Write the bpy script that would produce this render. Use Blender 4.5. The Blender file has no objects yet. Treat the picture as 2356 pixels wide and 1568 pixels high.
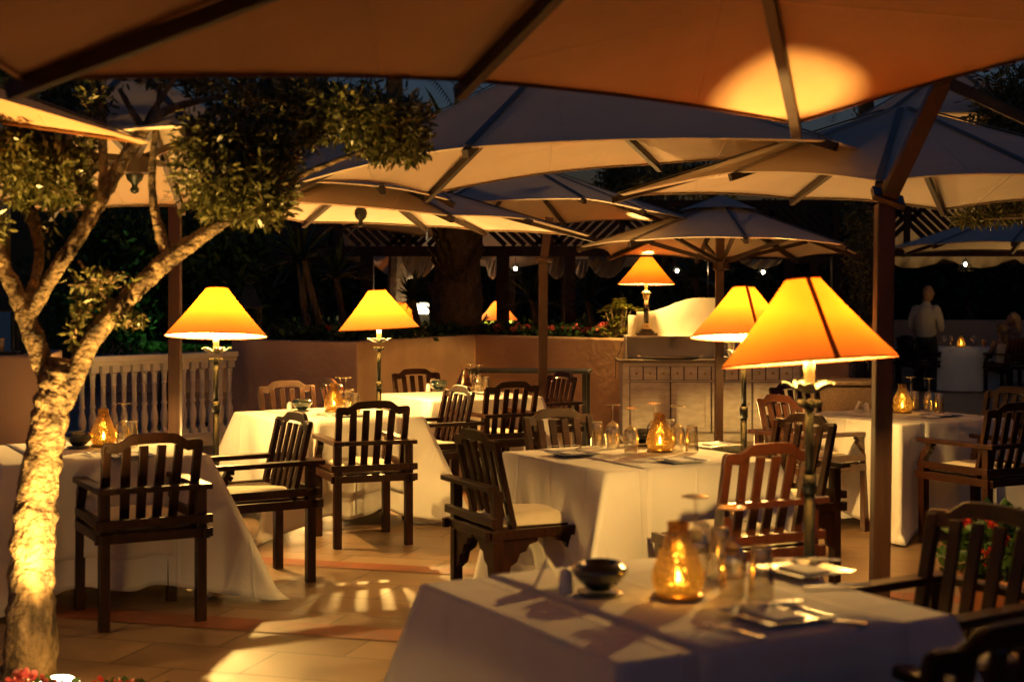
import bpy, math, random
import numpy as np
from mathutils import Vector, Matrix
random.seed(7); rng = np.random.default_rng(7)
R = math.radians
C = bpy.context.scene.collection
SC = bpy.context.scene

# ------------------------------------------------------------ camera, sky, exposure
H = 1.58; F = 3272.0; PW = 2356.0
cam_d = bpy.data.cameras.new('camera'); cam = bpy.data.objects.new('camera', cam_d); C.objects.link(cam)
cam.location = (0, 0, H); cam.rotation_euler = (R(90), 0, 0)
cam_d.sensor_width = 36; cam_d.lens = 50.0; cam_d.shift_y = -94 / PW
cam_d.clip_start = 0.05; cam_d.clip_end = 600
cam_d.dof.use_dof = True; cam_d.dof.focus_distance = 10.8; cam_d.dof.aperture_fstop = 2.6
SC.camera = cam
wd = bpy.data.worlds.new('World'); SC.world = wd; wd.use_nodes = True
wn = wd.node_tree; wn.nodes.clear()
sky = wn.nodes.new('ShaderNodeTexSky'); sky.sky_type = 'NISHITA'; sky.sun_disc = False
sky.sun_elevation = R(0.0); sky.sun_rotation = R(200); sky.ozone_density = 3.2
bg = wn.nodes.new('ShaderNodeBackground'); bg.inputs[1].default_value = 0.062
wo = wn.nodes.new('ShaderNodeOutputWorld')
wn.links.new(sky.outputs[0], bg.inputs[0]); wn.links.new(bg.outputs[0], wo.inputs[0])
SC.view_settings.view_transform = 'Standard'; SC.view_settings.look = 'None'
SC.view_settings.exposure = 1.0; SC.view_settings.gamma = 1
SC.cycles.use_denoising = True; SC.cycles.sample_clamp_indirect = 6; SC.cycles.sample_clamp_direct = 0
SC.cycles.max_bounces = 8; SC.cycles.diffuse_bounces = 4; SC.cycles.transparent_max_bounces = 24
SC.cycles.caustics_reflective = False; SC.cycles.caustics_refractive = False

def W(px, py, d): return Vector(((px - 1178) / F * d, d, H - (py - 690) / F * d))
def G(px, py, z=0.0):
    d = (H - z) * F / (py - 690); return W(px, py, d)

# ------------------------------------------------------------ materials
def mat(name, base, rough=.6, noise=None, bump=None, metal=0, spec=.5, coat=0, sheen=0, coords='Object', tr=0):
    """noise=(scale, second colour, detail, stretch xyz)  bump=(scale, strength, distance)"""
    m = bpy.data.materials.new(name); m.use_nodes = True; nt = m.node_tree; N = nt.nodes; L = nt.links
    b = N['Principled BSDF']; b.inputs['Base Color'].default_value = (*base, 1); b.inputs['Roughness'].default_value = rough
    b.inputs['Metallic'].default_value = metal; b.inputs['Specular IOR Level'].default_value = spec
    b.inputs['Coat Weight'].default_value = coat; b.inputs['Coat Roughness'].default_value = .2; b.inputs['Sheen Weight'].default_value = sheen
    tc = N.new('ShaderNodeTexCoord')
    if noise:
        mp = N.new('ShaderNodeMapping'); L.new(tc.outputs[coords], mp.inputs[0])
        if len(noise) > 3: mp.inputs['Scale'].default_value = noise[3]
        n = N.new('ShaderNodeTexNoise'); n.inputs['Scale'].default_value = noise[0]; n.inputs['Detail'].default_value = noise[2] if len(noise) > 2 else 5
        L.new(mp.outputs[0], n.inputs['Vector'])
        r = N.new('ShaderNodeValToRGB'); r.color_ramp.elements[0].position = .35; r.color_ramp.elements[1].position = .68
        r.color_ramp.elements[0].color = (*base, 1); r.color_ramp.elements[1].color = (*noise[1], 1)
        L.new(n.outputs[0], r.inputs[0]); L.new(r.outputs[0], b.inputs['Base Color'])
    if bump:
        n2 = N.new('ShaderNodeTexNoise'); n2.inputs['Scale'].default_value = bump[0]; n2.inputs['Detail'].default_value = 6
        L.new(tc.outputs[coords], n2.inputs['Vector'])
        bp = N.new('ShaderNodeBump'); bp.inputs['Strength'].default_value = bump[1]; bp.inputs['Distance'].default_value = bump[2]
        L.new(n2.outputs[0], bp.inputs['Height']); L.new(bp.outputs[0], b.inputs['Normal'])
    if tr:
        t = N.new('ShaderNodeBsdfTranslucent'); t.inputs[0].default_value = (*base, 1)
        mx = N.new('ShaderNodeMixShader'); mx.inputs[0].default_value = tr
        L.new(b.outputs[0], mx.inputs[1]); L.new(t.outputs[0], mx.inputs[2]); L.new(mx.outputs[0], N['Material Output'].inputs[0])
    return m
def emis(name, col, s):
    m = bpy.data.materials.new(name); m.use_nodes = True; nt = m.node_tree; nt.nodes.clear()
    e = nt.nodes.new('ShaderNodeEmission'); e.inputs[0].default_value = (*col, 1); e.inputs[1].default_value = s
    o = nt.nodes.new('ShaderNodeOutputMaterial'); nt.links.new(e.outputs[0], o.inputs[0]); return m
def glassy(name, tint, gloss=.05, ior=1.45, crackle=0, diff=0, edge=None, dcol=None, lo=.32):
    m = bpy.data.materials.new(name); m.use_nodes = True; nt = m.node_tree; N = nt.nodes; L = nt.links; N.clear()
    o = N.new('ShaderNodeOutputMaterial'); t = N.new('ShaderNodeBsdfTransparent'); t.inputs[0].default_value = (*tint, 1)
    g = N.new('ShaderNodeBsdfGlossy'); g.inputs['Roughness'].default_value = gloss; g.inputs[0].default_value = (1, .90, .74, 1)
    fr = N.new('ShaderNodeLayerWeight'); fr.inputs[0].default_value = .28
    mu = N.new('ShaderNodeMath'); mu.operation = 'MULTIPLY_ADD'; mu.inputs[1].default_value = .8; mu.inputs[2].default_value = lo; mu.use_clamp = True
    L.new(fr.outputs['Facing'], mu.inputs[0])
    pw = N.new('ShaderNodeMath'); pw.operation = 'POWER'; pw.inputs[1].default_value = 1.7
    L.new(mu.outputs[0], pw.inputs[0])
    if edge:
        lp = N.new('ShaderNodeMixRGB'); lp.inputs[1].default_value = (*tint, 1); lp.inputs[2].default_value = (*edge, 1)
        L.new(fr.outputs['Facing'], lp.inputs[0]); L.new(lp.outputs[0], t.inputs[0])
    mx = N.new('ShaderNodeMixShader'); L.new(pw.outputs[0], mx.inputs[0]); L.new(t.outputs[0], mx.inputs[1]); L.new(g.outputs[0], mx.inputs[2])
    last = mx
    if crackle:
        tc = N.new('ShaderNodeTexCoord'); v = N.new('ShaderNodeTexVoronoi'); v.inputs['Scale'].default_value = 70; v.feature = 'DISTANCE_TO_EDGE'
        L.new(tc.outputs['Object'], v.inputs['Vector'])
        bp = N.new('ShaderNodeBump'); bp.inputs['Strength'].default_value = crackle; bp.inputs['Distance'].default_value = .004
        L.new(v.outputs[0], bp.inputs['Height']); L.new(bp.outputs[0], g.inputs['Normal'])
        cr = N.new('ShaderNodeValToRGB'); cr.color_ramp.elements[0].position = .04; cr.color_ramp.elements[0].color = (.42, .24, .05, 1); cr.color_ramp.elements[1].position = .30; cr.color_ramp.elements[1].color = (.97, .80, .42, 1)
        L.new(v.outputs[0], cr.inputs[0]); mc = N.new('ShaderNodeMixRGB'); mc.inputs[2].default_value = (*(edge or tint), 1); L.new(fr.outputs['Facing'], mc.inputs[0]); L.new(cr.outputs[0], mc.inputs[1]); L.new(mc.outputs[0], t.inputs[0])
    if diff:
        d = N.new('ShaderNodeBsdfTranslucent'); d.inputs[0].default_value = (*(dcol or tint), 1)
        d2 = N.new('ShaderNodeMixShader'); d2.inputs[0].default_value = diff
        if crackle:
            rr = N.new('ShaderNodeMapRange'); rr.inputs[1].default_value = 0; rr.inputs[2].default_value = .25; rr.inputs[3].default_value = diff * 2.2; rr.inputs[4].default_value = diff * .5
            L.new(v.outputs[0], rr.inputs[0]); L.new(rr.outputs[0], d2.inputs[0]); L.new(bp.outputs[0], d.inputs['Normal'])
        L.new(mx.outputs[0], d2.inputs[1]); L.new(d.outputs[0], d2.inputs[2]); last = d2
    L.new(last.outputs[0], o.inputs[0]); return m
def leafm(name, a, b, tr=.25, rough=.5):
    m = bpy.data.materials.new(name); m.use_nodes = True; nt = m.node_tree; N = nt.nodes; L = nt.links
    p = N['Principled BSDF']; p.inputs['Roughness'].default_value = rough
    g = N.new('ShaderNodeNewGeometry'); r = N.new('ShaderNodeValToRGB')
    r.color_ramp.elements[0].color = (*a, 1); r.color_ramp.elements[1].color = (*b, 1)
    L.new(g.outputs['Random Per Island'], r.inputs[0]); L.new(r.outputs[0], p.inputs['Base Color'])
    t = N.new('ShaderNodeBsdfTranslucent'); L.new(r.outputs[0], t.inputs[0])
    mx = N.new('ShaderNodeMixShader'); mx.inputs[0].default_value = tr
    L.new(p.outputs[0], mx.inputs[1]); L.new(t.outputs[0], mx.inputs[2]); L.new(mx.outputs[0], N['Material Output'].inputs[0]); return m

def creased(m, step=.345):
    nt = m.node_tree; N = nt.nodes; L = nt.links; tc = N.new('ShaderNodeTexCoord'); sp_ = N.new('ShaderNodeSeparateXYZ'); L.new(tc.outputs['Object'], sp_.inputs[0]); last = None
    for ax in (0, 1):
        a = N.new('ShaderNodeMath'); a.operation = 'PINGPONG'; a.inputs[1].default_value = step / 2; L.new(sp_.outputs[ax], a.inputs[0])
        b = N.new('ShaderNodeMapRange'); b.inputs[1].default_value = 0; b.inputs[2].default_value = .012; b.inputs[3].default_value = 1; b.inputs[4].default_value = 0; b.interpolation_type = 'SMOOTHSTEP'; L.new(a.outputs[0], b.inputs[0])
        if last is None: last = b
        else:
            c = N.new('ShaderNodeMath'); c.operation = 'MAXIMUM'; L.new(last.outputs[0], c.inputs[0]); L.new(b.outputs[0], c.inputs[1]); last = c
    n = N.new('ShaderNodeTexNoise'); n.inputs['Scale'].default_value = 5; n.inputs['Detail'].default_value = 5; n.inputs['Distortion'].default_value = 1.2; L.new(tc.outputs['Object'], n.inputs['Vector'])
    d = N.new('ShaderNodeMath'); d.operation = 'MULTIPLY_ADD'; d.inputs[1].default_value = 2.2; L.new(n.outputs[0], d.inputs[0]); L.new(last.outputs[0], d.inputs[2])
    bp = N.new('ShaderNodeBump'); bp.inputs['Strength'].default_value = .55; bp.inputs['Distance'].default_value = .006; L.new(d.outputs[0], bp.inputs['Height'])
    old = [x for x in N if x.type == 'BUMP' and x != bp][0]; L.new(bp.outputs[0], old.inputs['Normal']); return m
M = {}
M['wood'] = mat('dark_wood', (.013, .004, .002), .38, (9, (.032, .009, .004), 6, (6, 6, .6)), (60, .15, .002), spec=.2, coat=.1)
M['mahogany'] = mat('lit_polished_mahogany', (.040, .0095, .004), .3, (9, (.066, .018, .0065), 6, (6, 6, .6)), (60, .1, .002), spec=.6, coat=.6)  # mahogany tone with the strong lamp light on these chairs put into it
M['pole'] = mat('brown_painted_wood', (.035, .014, .007), .45, (5, (.055, .022, .010), 6, (8, 8, .5)), (50, .15, .002))
M['rib'] = mat('rib_wood', (.022, .010, .006), .55, (9, (.035, .016, .009), 4))
M['cloth'] = mat('white_tablecloth', (.80, .78, .74), .9, (3, (.74, .72, .68), 3), (420, .12, .001), sheen=.15, tr=.06)
creased(M['cloth'])
M['cushion'] = mat('cream_cushion', (.74, .66, .50), .9, (12, (.68, .6, .45), 3), (300, .2, .001), sheen=.2)
M['stucco'] = mat('peach_stucco', (.58, .39, .25), .88, (1.6, (.46, .29, .18), 6), (14, .55, .02))
M['stucco_soft'] = mat('smooth_stucco', (.58, .39, .25), .88, (1.3, (.49, .315, .20), 6), (30, .15, .006))
M['white_paint'] = mat('white_paint', (.78, .74, .66), .5, (6, (.70, .66, .58), 5), (30, .08, .003))
M['worn_white'] = mat('worn_white_paint', (.80, .76, .68), .55, (7, (.58, .53, .45), 7, (1, 1, 3)), (40, .12, .003))
M['canvas'] = mat('canvas', (.68, .56, .43), .92, (2.2, (.63, .51, .39), 4), (260, .15, .001), tr=.04)
M['canvas3'] = mat('rust_canvas', (.58, .36, .20), .92, (2.2, (.50, .30, .165), 4), (260, .15, .001), tr=.03)
M['canvas2'] = mat('pale_canvas', (.62, .53, .43), .92, (2.2, (.57, .48, .39), 4), (260, .15, .001), tr=.04)
for k_ in ('canvas', 'canvas2', 'canvas3'): creased(M[k_], 1.1)
M['black_metal'] = mat('black_patinated_metal', (.010, .012, .010), .45, (14, (.022, .028, .022), 5), (40, .3, .003), metal=.25)
M['seam'] = mat('grey_seam_tape', (.22, .21, .19), .9)
M['petal'] = mat('flower_metal', (.13, .12, .085), .42, (20, (.06, .055, .04), 4), metal=.4)
M['socket'] = mat('candle_sleeve', (.55, .50, .38), .6, (15, (.40, .36, .26), 4))
M['bark'] = mat('olive_bark', (.035, .022, .013), .9, (15, (.36, .25, .13), 10, (1, 1, .45)), (38, 1.0, .035))
M['barkd'] = mat('dark_bark', (.07, .05, .03), .9, (10, (.12, .085, .05), 6), (20, .8, .03))
M['marble'] = mat('black_veined_marble', (.015, .012, .011), .18, (5, (.11, .09, .08), 8), coat=.4)
M['greymarble'] = mat('grey_counter', (.22, .20, .17), .25, (8, (.32, .29, .25), 6))
M['gilt'] = mat('ivory_gilt', (.62, .50, .30), .45, (60, (.30, .2, .09), 4), (60, .6, .004))
M['silver'] = mat('silver', (.85, .83, .78), .16, metal=1)
M['brass'] = mat('brass', (.50, .34, .12), .3, metal=1)
M['bowl'] = mat('green_black_glaze', (.010, .022, .014), .10, spec=.8, coat=1)
M['china'] = mat('white_china', (.75, .73, .68), .2, coat=.5)
M['plate'] = mat('grey_plate', (.36, .38, .40), .22, (4, (.30, .32, .34), 3), coat=.5)
M['paper'] = mat('paper', (.75, .72, .64), .8)
M['soil'] = mat('soil', (.04, .026, .016), .95, (20, (.08, .05, .03), 6), (30, .8, .03))
M['skin'] = mat('skin', (.19, .095, .055), .55, (30, (.16, .08, .045), 3))
M['shirt'] = mat('white_shirt', (.32, .28, .24), .85, bump=(25, .3, .01))
M['trousers'] = mat('black_trousers', (.008, .008, .010), .8)
M['hair_blonde'] = mat('blonde_hair', (.36, .22, .09), .6, bump=(60, .6, .006))
M['hair_brown'] = mat('brown_hair', (.07, .04, .02), .6, bump=(60, .6, .006))
M['wicker'] = mat('dark_wicker', (.035, .018, .010), .5, (90, (.09, .05, .03), 2), (80, 1, .01))
M['terracotta'] = mat('terracotta', (.42, .18, .08), .8, (9, (.34, .14, .06), 4), (20, .3, .005))
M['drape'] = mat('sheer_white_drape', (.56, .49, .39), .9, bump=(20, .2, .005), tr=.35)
M['amber'] = glassy('amber_crackle_glass', (.93, .72, .30), .16, crackle=.5, diff=.03, dcol=(.95, .66, .20), edge=(.62, .36, .09), lo=.2)
M['glass'] = glassy('clear_glass', (.96, .96, .93), .06, edge=(.50, .46, .36), lo=.40)
M['glass_foot'] = glassy('thick_glass', (.90, .88, .82), .08, edge=(.6, .55, .44), lo=.45, diff=.28, dcol=(.9, .88, .82))
M['flame'] = emis('flame', (1, .72, .30), 70)
M['wax'] = mat('candle_wax', (.85, .70, .42), .5, tr=.4)
M['bulb'] = emis('bulb', (1, .70, .30), 20)
M['bulbw'] = emis('white_bulb', (1, .80, .50), 14)
M['lamp_lens'] = emis('uplight_lens', (1, .86, .55), 9)
M['olive_leaf'] = leafm('olive_leaf', (.025, .035, .008), (.20, .19, .06), .22, .3)
M['green_leaf'] = leafm('green_leaf', (.015, .04, .008), (.05, .11, .02), .25)
M['dark_leaf'] = leafm('dark_leaf', (.010, .022, .006), (.03, .05, .015), .2)
M['yellow_leaf'] = leafm('variegated_leaf', (.10, .16, .02), (.40, .36, .07), .25, .35)
M['palm_leaf'] = leafm('palm_leaf', (.015, .035, .010), (.05, .075, .02), .15)
M['red_petal'] = leafm('red_petal', (.45, .010, .008), (.70, .05, .03), .25)
M['pink_petal'] = leafm('pink_petal', (.60, .08, .10), (.80, .25, .25), .25)
M['juice'] = mat('juice', (.75, .32, .06), .3, tr=.4)

def shade_mat(fac=.042):
    m = bpy.data.materials.new('parchment_lampshade'); m.use_nodes = True; nt = m.node_tree; N = nt.nodes; L = nt.links; N.clear()
    o = N.new('ShaderNodeOutputMaterial'); d = N.new('ShaderNodeBsdfDiffuse'); t = N.new('ShaderNodeBsdfTranslucent')
    tc = N.new('ShaderNodeTexCoord'); n = N.new('ShaderNodeTexNoise'); n.inputs['Scale'].default_value = 26; n.inputs['Detail'].default_value = 8
    mp = N.new('ShaderNodeMapping'); mp.inputs['Scale'].default_value = (1, 1, 2.2); L.new(tc.outputs['Object'], mp.inputs[0]); L.new(mp.outputs[0], n.inputs['Vector'])
    r = N.new('ShaderNodeValToRGB'); r.color_ramp.elements[0].position = .3; r.color_ramp.elements[1].position = .7
    r.color_ramp.elements[0].color = (.95, .225, .010, 1); r.color_ramp.elements[1].color = (1.0, .275, .018, 1)
    L.new(n.outputs[0], r.inputs[0]); L.new(r.outputs[0], t.inputs[0]); d.inputs[0].default_value = (.80, .62, .36, 1)
    mx = N.new('ShaderNodeMixShader'); mx.inputs[0].default_value = fac
    L.new(d.outputs[0], mx.inputs[1]); L.new(t.outputs[0], mx.inputs[2]); L.new(mx.outputs[0], o.inputs[0]); return m
M['shade'] = shade_mat(); M['shade_near'] = shade_mat(.092)
M['trim'] = mat('shade_trim', (.30, .07, .02), .8, tr=.08)

def tile_mat(name, c1, c2, mortar, sx, sy, ang, msize=.006, rough=.36, off=.5):
    m = bpy.data.materials.new(name); m.use_nodes = True; nt = m.node_tree; N = nt.nodes; L = nt.links
    b = N['Principled BSDF']; tc = N.new('ShaderNodeTexCoord'); mp = N.new('ShaderNodeMapping')
    mp.inputs['Rotation'].default_value = (0, 0, -ang); L.new(tc.outputs['Object'], mp.inputs[0])
    br = N.new('ShaderNodeTexBrick'); br.offset = off; br.inputs['Scale'].default_value = 1; br.inputs['Brick Width'].default_value = sx; br.inputs['Row Height'].default_value = sy
    br.inputs['Mortar Size'].default_value = msize; br.inputs['Mortar Smooth'].default_value = .3
    br.inputs['Color1'].default_value = (*c1, 1); br.inputs['Color2'].default_value = (*c2, 1); br.inputs['Mortar'].default_value = (*mortar, 1)
    L.new(mp.outputs[0], br.inputs['Vector'])
    n = N.new('ShaderNodeTexNoise'); n.inputs['Scale'].default_value = 3.2; n.inputs['Detail'].default_value = 8; n.inputs['Distortion'].default_value = .6
    L.new(mp.outputs[0], n.inputs['Vector'])
    mm = N.new('ShaderNodeMixRGB'); mm.blend_type = 'MULTIPLY'; mm.inputs[0].default_value = .55
    rr = N.new('ShaderNodeValToRGB'); rr.color_ramp.elements[0].position = .3; rr.color_ramp.elements[0].color = (.42, .36, .30, 1); rr.color_ramp.elements[1].position = .62
    L.new(n.outputs[0], rr.inputs[0]); L.new(br.outputs[0], mm.inputs[1]); L.new(rr.outputs[0], mm.inputs[2]); L.new(mm.outputs[0], b.inputs['Base Color'])
    b.inputs['Roughness'].default_value = rough
    r2 = N.new('ShaderNodeMapRange'); r2.inputs[3].default_value = rough - .1; r2.inputs[4].default_value = rough + .22; L.new(n.outputs[0], r2.inputs[0]); L.new(r2.outputs[0], b.inputs['Roughness'])
    bp = N.new('ShaderNodeBump'); bp.inputs['Strength'].default_value = .35; bp.inputs['Distance'].default_value = .004; bp.invert = True
    ad = N.new('ShaderNodeMath'); ad.operation = 'MULTIPLY_ADD'; ad.inputs[1].default_value = .9
    L.new(n.outputs[0], ad.inputs[0]); L.new(br.outputs['Fac'], ad.inputs[2]); L.new(ad.outputs[0], bp.inputs['Height']); L.new(bp.outputs[0], b.inputs['Normal'])
    return m
BA = R(-16.2)
M['floor'] = tile_mat('stone_paving', (.19, .12, .07), (.29, .195, .12), (.08, .05, .03), .62, .39, BA, .007)
M['band'] = tile_mat('terracotta_band', (.22, .065, .028), (.28, .09, .04), (.16, .09, .05), .11, .26, BA, .004, .45, 0)

# ------------------------------------------------------------ mesh builder
class MB:
    def __init__(s): s.v = []; s.f = []
    def add(s, vs, fs):
        o = len(s.v); s.v += [tuple(v) for v in vs]; s.f += [tuple(i + o for i in f) for f in fs]; return s
    def box(s, c, sz, rot=None, tp=1):
        x, y, z = [a / 2 for a in sz]
        vs = [Vector((i * x * (tp if k > 0 else 1), j * y * (tp if k > 0 else 1), k * z)) for k in (-1, 1) for j in (-1, 1) for i in (-1, 1)]
        if rot is not None: vs = [rot @ v for v in vs]
        vs = [v + Vector(c) for v in vs]
        return s.add(vs, [(0, 2, 3, 1), (4, 5, 7, 6), (0, 1, 5, 4), (2, 6, 7, 3), (0, 4, 6, 2), (1, 3, 7, 5)])
    def beam(s, a, b, w, h, up=(0, 0, 1), w2=None):
        a = Vector(a); b = Vector(b); d = (b - a); l = d.length; d.normalize(); u = Vector(up)
        x = d.cross(u)
        if x.length < 1e-4: x = d.cross(Vector((0, 1, 0)))
        x.normalize(); u = x.cross(d)
        vs = []
        for p, ww in ((a, w), (b, w2 or w)):
            for i, j in ((-1, -1), (1, -1), (1, 1), (-1, 1)): vs.append(p + x * i * ww / 2 + u * j * h / 2)
        return s.add(vs, [(0, 1, 2, 3), (7, 6, 5, 4), (0, 4, 5, 1), (1, 5, 6, 2), (2, 6, 7, 3), (3, 7, 4, 0)])
    def tube(s, pts, rad, seg=10, cap=True, wob=0):
        pts = [Vector(p) for p in pts]; n = len(pts)
        if not hasattr(rad, '__len__'): rad = [rad] * n
        o = len(s.v); prev = None
        for i, p in enumerate(pts):
            t = (pts[min(i + 1, n - 1)] - pts[max(i - 1, 0)]).normalized()
            if prev is None:
                a = t.cross(Vector((0, 0, 1)));
                if a.length < .1: a = t.cross(Vector((1, 0, 0)))
                a.normalize()
            else:
                a = (prev - t * prev.dot(t)).normalized()
            prev = a; b = t.cross(a)
            for k in range(seg):
                th = 2 * math.pi * k / seg; r = rad[i] * (1 + (random.uniform(-wob, wob) if wob else 0))
                s.v.append(tuple(p + a * math.cos(th) * r + b * math.sin(th) * r))
        for i in range(n - 1):
            for k in range(seg):
                k2 = (k + 1) % seg; s.f.append((o + i * seg + k, o + i * seg + k2, o + (i + 1) * seg + k2, o + (i + 1) * seg + k))
        if cap:
            s.f.append(tuple(o + k for k in range(seg))[::-1]); s.f.append(tuple(o + (n - 1) * seg + k for k in range(seg)))
        return s
    def lathe(s, prof, seg=24, c=(0, 0, 0), closed=False, off=0):
        o = len(s.v)
        for (r, z) in prof:
            for k in range(seg):
                th = 2 * math.pi * (k + off) / seg; s.v.append((c[0] + r * math.cos(th), c[1] + r * math.sin(th), c[2] + z))
        for i in range(len(prof) - 1):
            for k in range(seg):
                k2 = (k + 1) % seg; s.f.append((o + i * seg + k, o + i * seg + k2, o + (i + 1) * seg + k2, o + (i + 1) * seg + k))
        if closed:
            s.f.append(tuple(o + k for k in range(seg))[::-1]); s.f.append(tuple(o + (len(prof) - 1) * seg + k for k in range(seg)))
        return s
    def ball(s, c, r, sc=(1, 1, 1), seg=12, rings=8):
        prof = [(max(1e-4, r * math.sin(math.pi * i / rings)), -r * math.cos(math.pi * i / rings)) for i in range(rings + 1)]
        o = len(s.v); s.lathe(prof, seg)
        for i in range(o, len(s.v)):
            v = s.v[i]; s.v[i] = (v[0] * sc[0] + c[0], v[1] * sc[1] + c[1], v[2] * sc[2] + c[2])
        return s
    def build(s, name, m, parent=None, smooth=False, bevel=0, mods=()):
        me = bpy.data.meshes.new(name); me.from_pydata(s.v, [], s.f); me.update()
        if m is not None: me.materials.append(m)
        if smooth: me.polygons.foreach_set('use_smooth', [True] * len(me.polygons))
        o = bpy.data.objects.new(name, me); C.objects.link(o)
        if parent: o.parent = parent
        if bevel:
            b = o.modifiers.new('bevel', 'BEVEL'); b.width = bevel; b.segments = 2; b.limit_method = 'ANGLE'; b.angle_limit = R(40)
        return o
def tag(o, label=None, cat=None, group=None, kind=None):
    if label: o['label'] = label
    if cat: o['category'] = cat
    if group: o['group'] = group
    if kind: o['kind'] = kind
    return o
def thing(name, label, cat, loc=(0, 0, 0), rz=0, group=None):
    o = bpy.data.objects.new(name, None); C.objects.link(o); o.empty_display_size = .1
    o.location = loc; o.rotation_euler = (0, 0, rz); return tag(o, label, cat, group)
def kids(o): return [c for c in bpy.data.objects if c.parent == o]
_tree = {}
def snapshot(o):
    if o.name not in _tree: _tree[o.name] = [(c, snapshot(c)) for c in o.children]
    return _tree[o.name]
def dup(o, loc, rz, label, group=None, scale=None):
    def rec(src, par, sub):
        c = src.copy(); C.objects.link(c); c.parent = par
        for (ch, s2) in sub: rec(ch, c, s2)
        return c
    sub = snapshot(o); r = rec(o, None, sub); r.location = loc; r.rotation_euler = (0, 0, rz); r['label'] = label
    if group: r['group'] = group
    if scale: r.scale = scale
    return r
class Proto:
    """first call places the prototype itself, later calls copy it with its parts"""
    def __init__(s, fn): s.fn = fn; s.o = None
    def __call__(s, loc, rz, label, group=None):
        if s.o is None:
            s.o = s.fn(); s.o.location = loc; s.o.rotation_euler = (0, 0, rz); s.o['label'] = label
            if group: s.o['group'] = group
            bpy.context.view_layer.update(); return s.o
        return dup(s.o, loc, rz, label, group)
def pointlight(name, loc, power, col, rad, parent=None):
    l = bpy.data.lights.new(name, 'POINT'); l.energy = power; l.color = col; l.shadow_soft_size = rad
    o = bpy.data.objects.new(name, l); C.objects.link(o); o.location = loc
    if parent: o.parent = parent
    return o
def struct(name, mb, m, **k):
    o = mb.build(name, m, **k); o['kind'] = 'structure'; return o

# ------------------------------------------------------------ setting: ground, bands, walls
MB().box((0, 40, -.05), (400, 400, .1))
gr = MB(); gr.add([(-150, -60, 0), (150, -60, 0), (150, 240, 0), (-150, 240, 0)], [(0, 1, 2, 3)])
struct('floor', gr, M['floor'])
dirb = Vector((math.cos(BA), math.sin(BA), 0)); nb = Vector((-math.sin(BA), math.cos(BA), 0))
for c, w in ((6.285, .24), (7.86, .19), (11.05, .2), (14.2, .2)):
    b = MB(); L_ = 9.0; pts = []
    for a, e in ((-L_, -w / 2), (L_, -w / 2), (L_, w / 2), (-L_, w / 2)): pts.append(dirb * a + nb * (c + e) + Vector((0, 0, .004)))
    b.add(pts, [(0, 1, 2, 3)]); struct('paving_band', b, M['band'])

def wall_seg(mb, a, b, th, z1, side=1, z0=0):
    a = Vector((a[0], a[1], 0)); b = Vector((b[0], b[1], 0)); n = Vector((0, 0, 1)).cross(b - a).normalized() * th * side
    vs = [a, b, b + n, a + n]; vs = [v + Vector((0, 0, z0)) for v in vs] + [v + Vector((0, 0, z1)) for v in vs]
    mb.add(vs, [(3, 2, 1, 0), (4, 5, 6, 7), (0, 1, 5, 4), (1, 2, 6, 5), (2, 3, 7, 6), (3, 0, 4, 7)])
pw = [(-3.22, 16.3), (-1.66, 15.25), (-.48, 18.4), (1.40, 16.45), (3.9, 16.45)]
# planter wall as one continuous mitred strip
def strip_wall(name, pts, th, z1, m, label, cat, round_=.02):
    n = len(pts); P = [Vector((p[0], p[1], 0)) for p in pts]; off = []
    for i in range(n):
        d1 = (P[i] - P[i - 1]).normalized() if i else (P[1] - P[0]).normalized(); d2 = (P[i + 1] - P[i]).normalized() if i < n - 1 else d1
        n1 = Vector((-d1.y, d1.x, 0)); n2 = Vector((-d2.y, d2.x, 0)); mm = (n1 + n2).normalized(); off.append(P[i] + mm * th / max(.4, mm.dot(n1)))
    mb = MB(); vs = []
    for i in range(n): vs += [P[i], P[i] + Vector((0, 0, z1)), off[i] + Vector((0, 0, z1)), off[i]]
    fs = []
    for i in range(n - 1):
        for k in range(4): fs.append((i * 4 + k, i * 4 + (k + 1) % 4, (i + 1) * 4 + (k + 1) % 4, (i + 1) * 4 + k))
    fs += [(0, 3, 2, 1), ((n - 1) * 4, (n - 1) * 4 + 1, (n - 1) * 4 + 2, (n - 1) * 4 + 3)]
    mb.add(vs, [f[::-1] for f in fs]); o = mb.build(name, m, bevel=round_); return tag(o, label, cat)
strip_wall('planter_wall', pw, .22, 1.13, M['stucco'], 'zigzag peach stucco planter wall behind the dining tables', 'wall')
sb = MB(); sb.add([(-3.6, 16.55, 1.06), (-1.7, 15.6, 1.06), (-.5, 18.75, 1.08), (1.4, 16.8, 1.06), (4.0, 16.8, 1.06), (4, 19.5, 1.1), (-6, 19.5, 1.1)], [(0, 1, 2, 6), (2, 3, 4, 5), (2, 5, 6)])
struct('soil_bed', sb, M['soil'])
o = strip_wall('left_wall', [(-8, 11.6), (-3.95, 12.1), (-4.3, 13.6)], .25, 1.11, M['stucco_soft'], 'low peach wall carrying a black lantern at far left', 'wall')
strip_wall('far_wall', [(3.0, 27.2), (14, 27.0)], .3, 1.2, M['stucco_soft'], 'long low peach wall behind the distant diners', 'wall')
strip_wall('terrace_wall', [(-7, 24.2), (4.5, 24.2)], .3, 1.12, M['stucco_soft'], 'low peach wall of the pergola terrace behind the plants', 'wall')
st = MB(); st.box((9.5, 15.0 + 8, .05), (9, 16, .1)); st2 = struct('terrace_step', MB().box((10.4, 23.3, .004), (9.6, 7.4, .008)), M['stucco_soft'])
bpy.data.objects.remove(st2)

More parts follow.
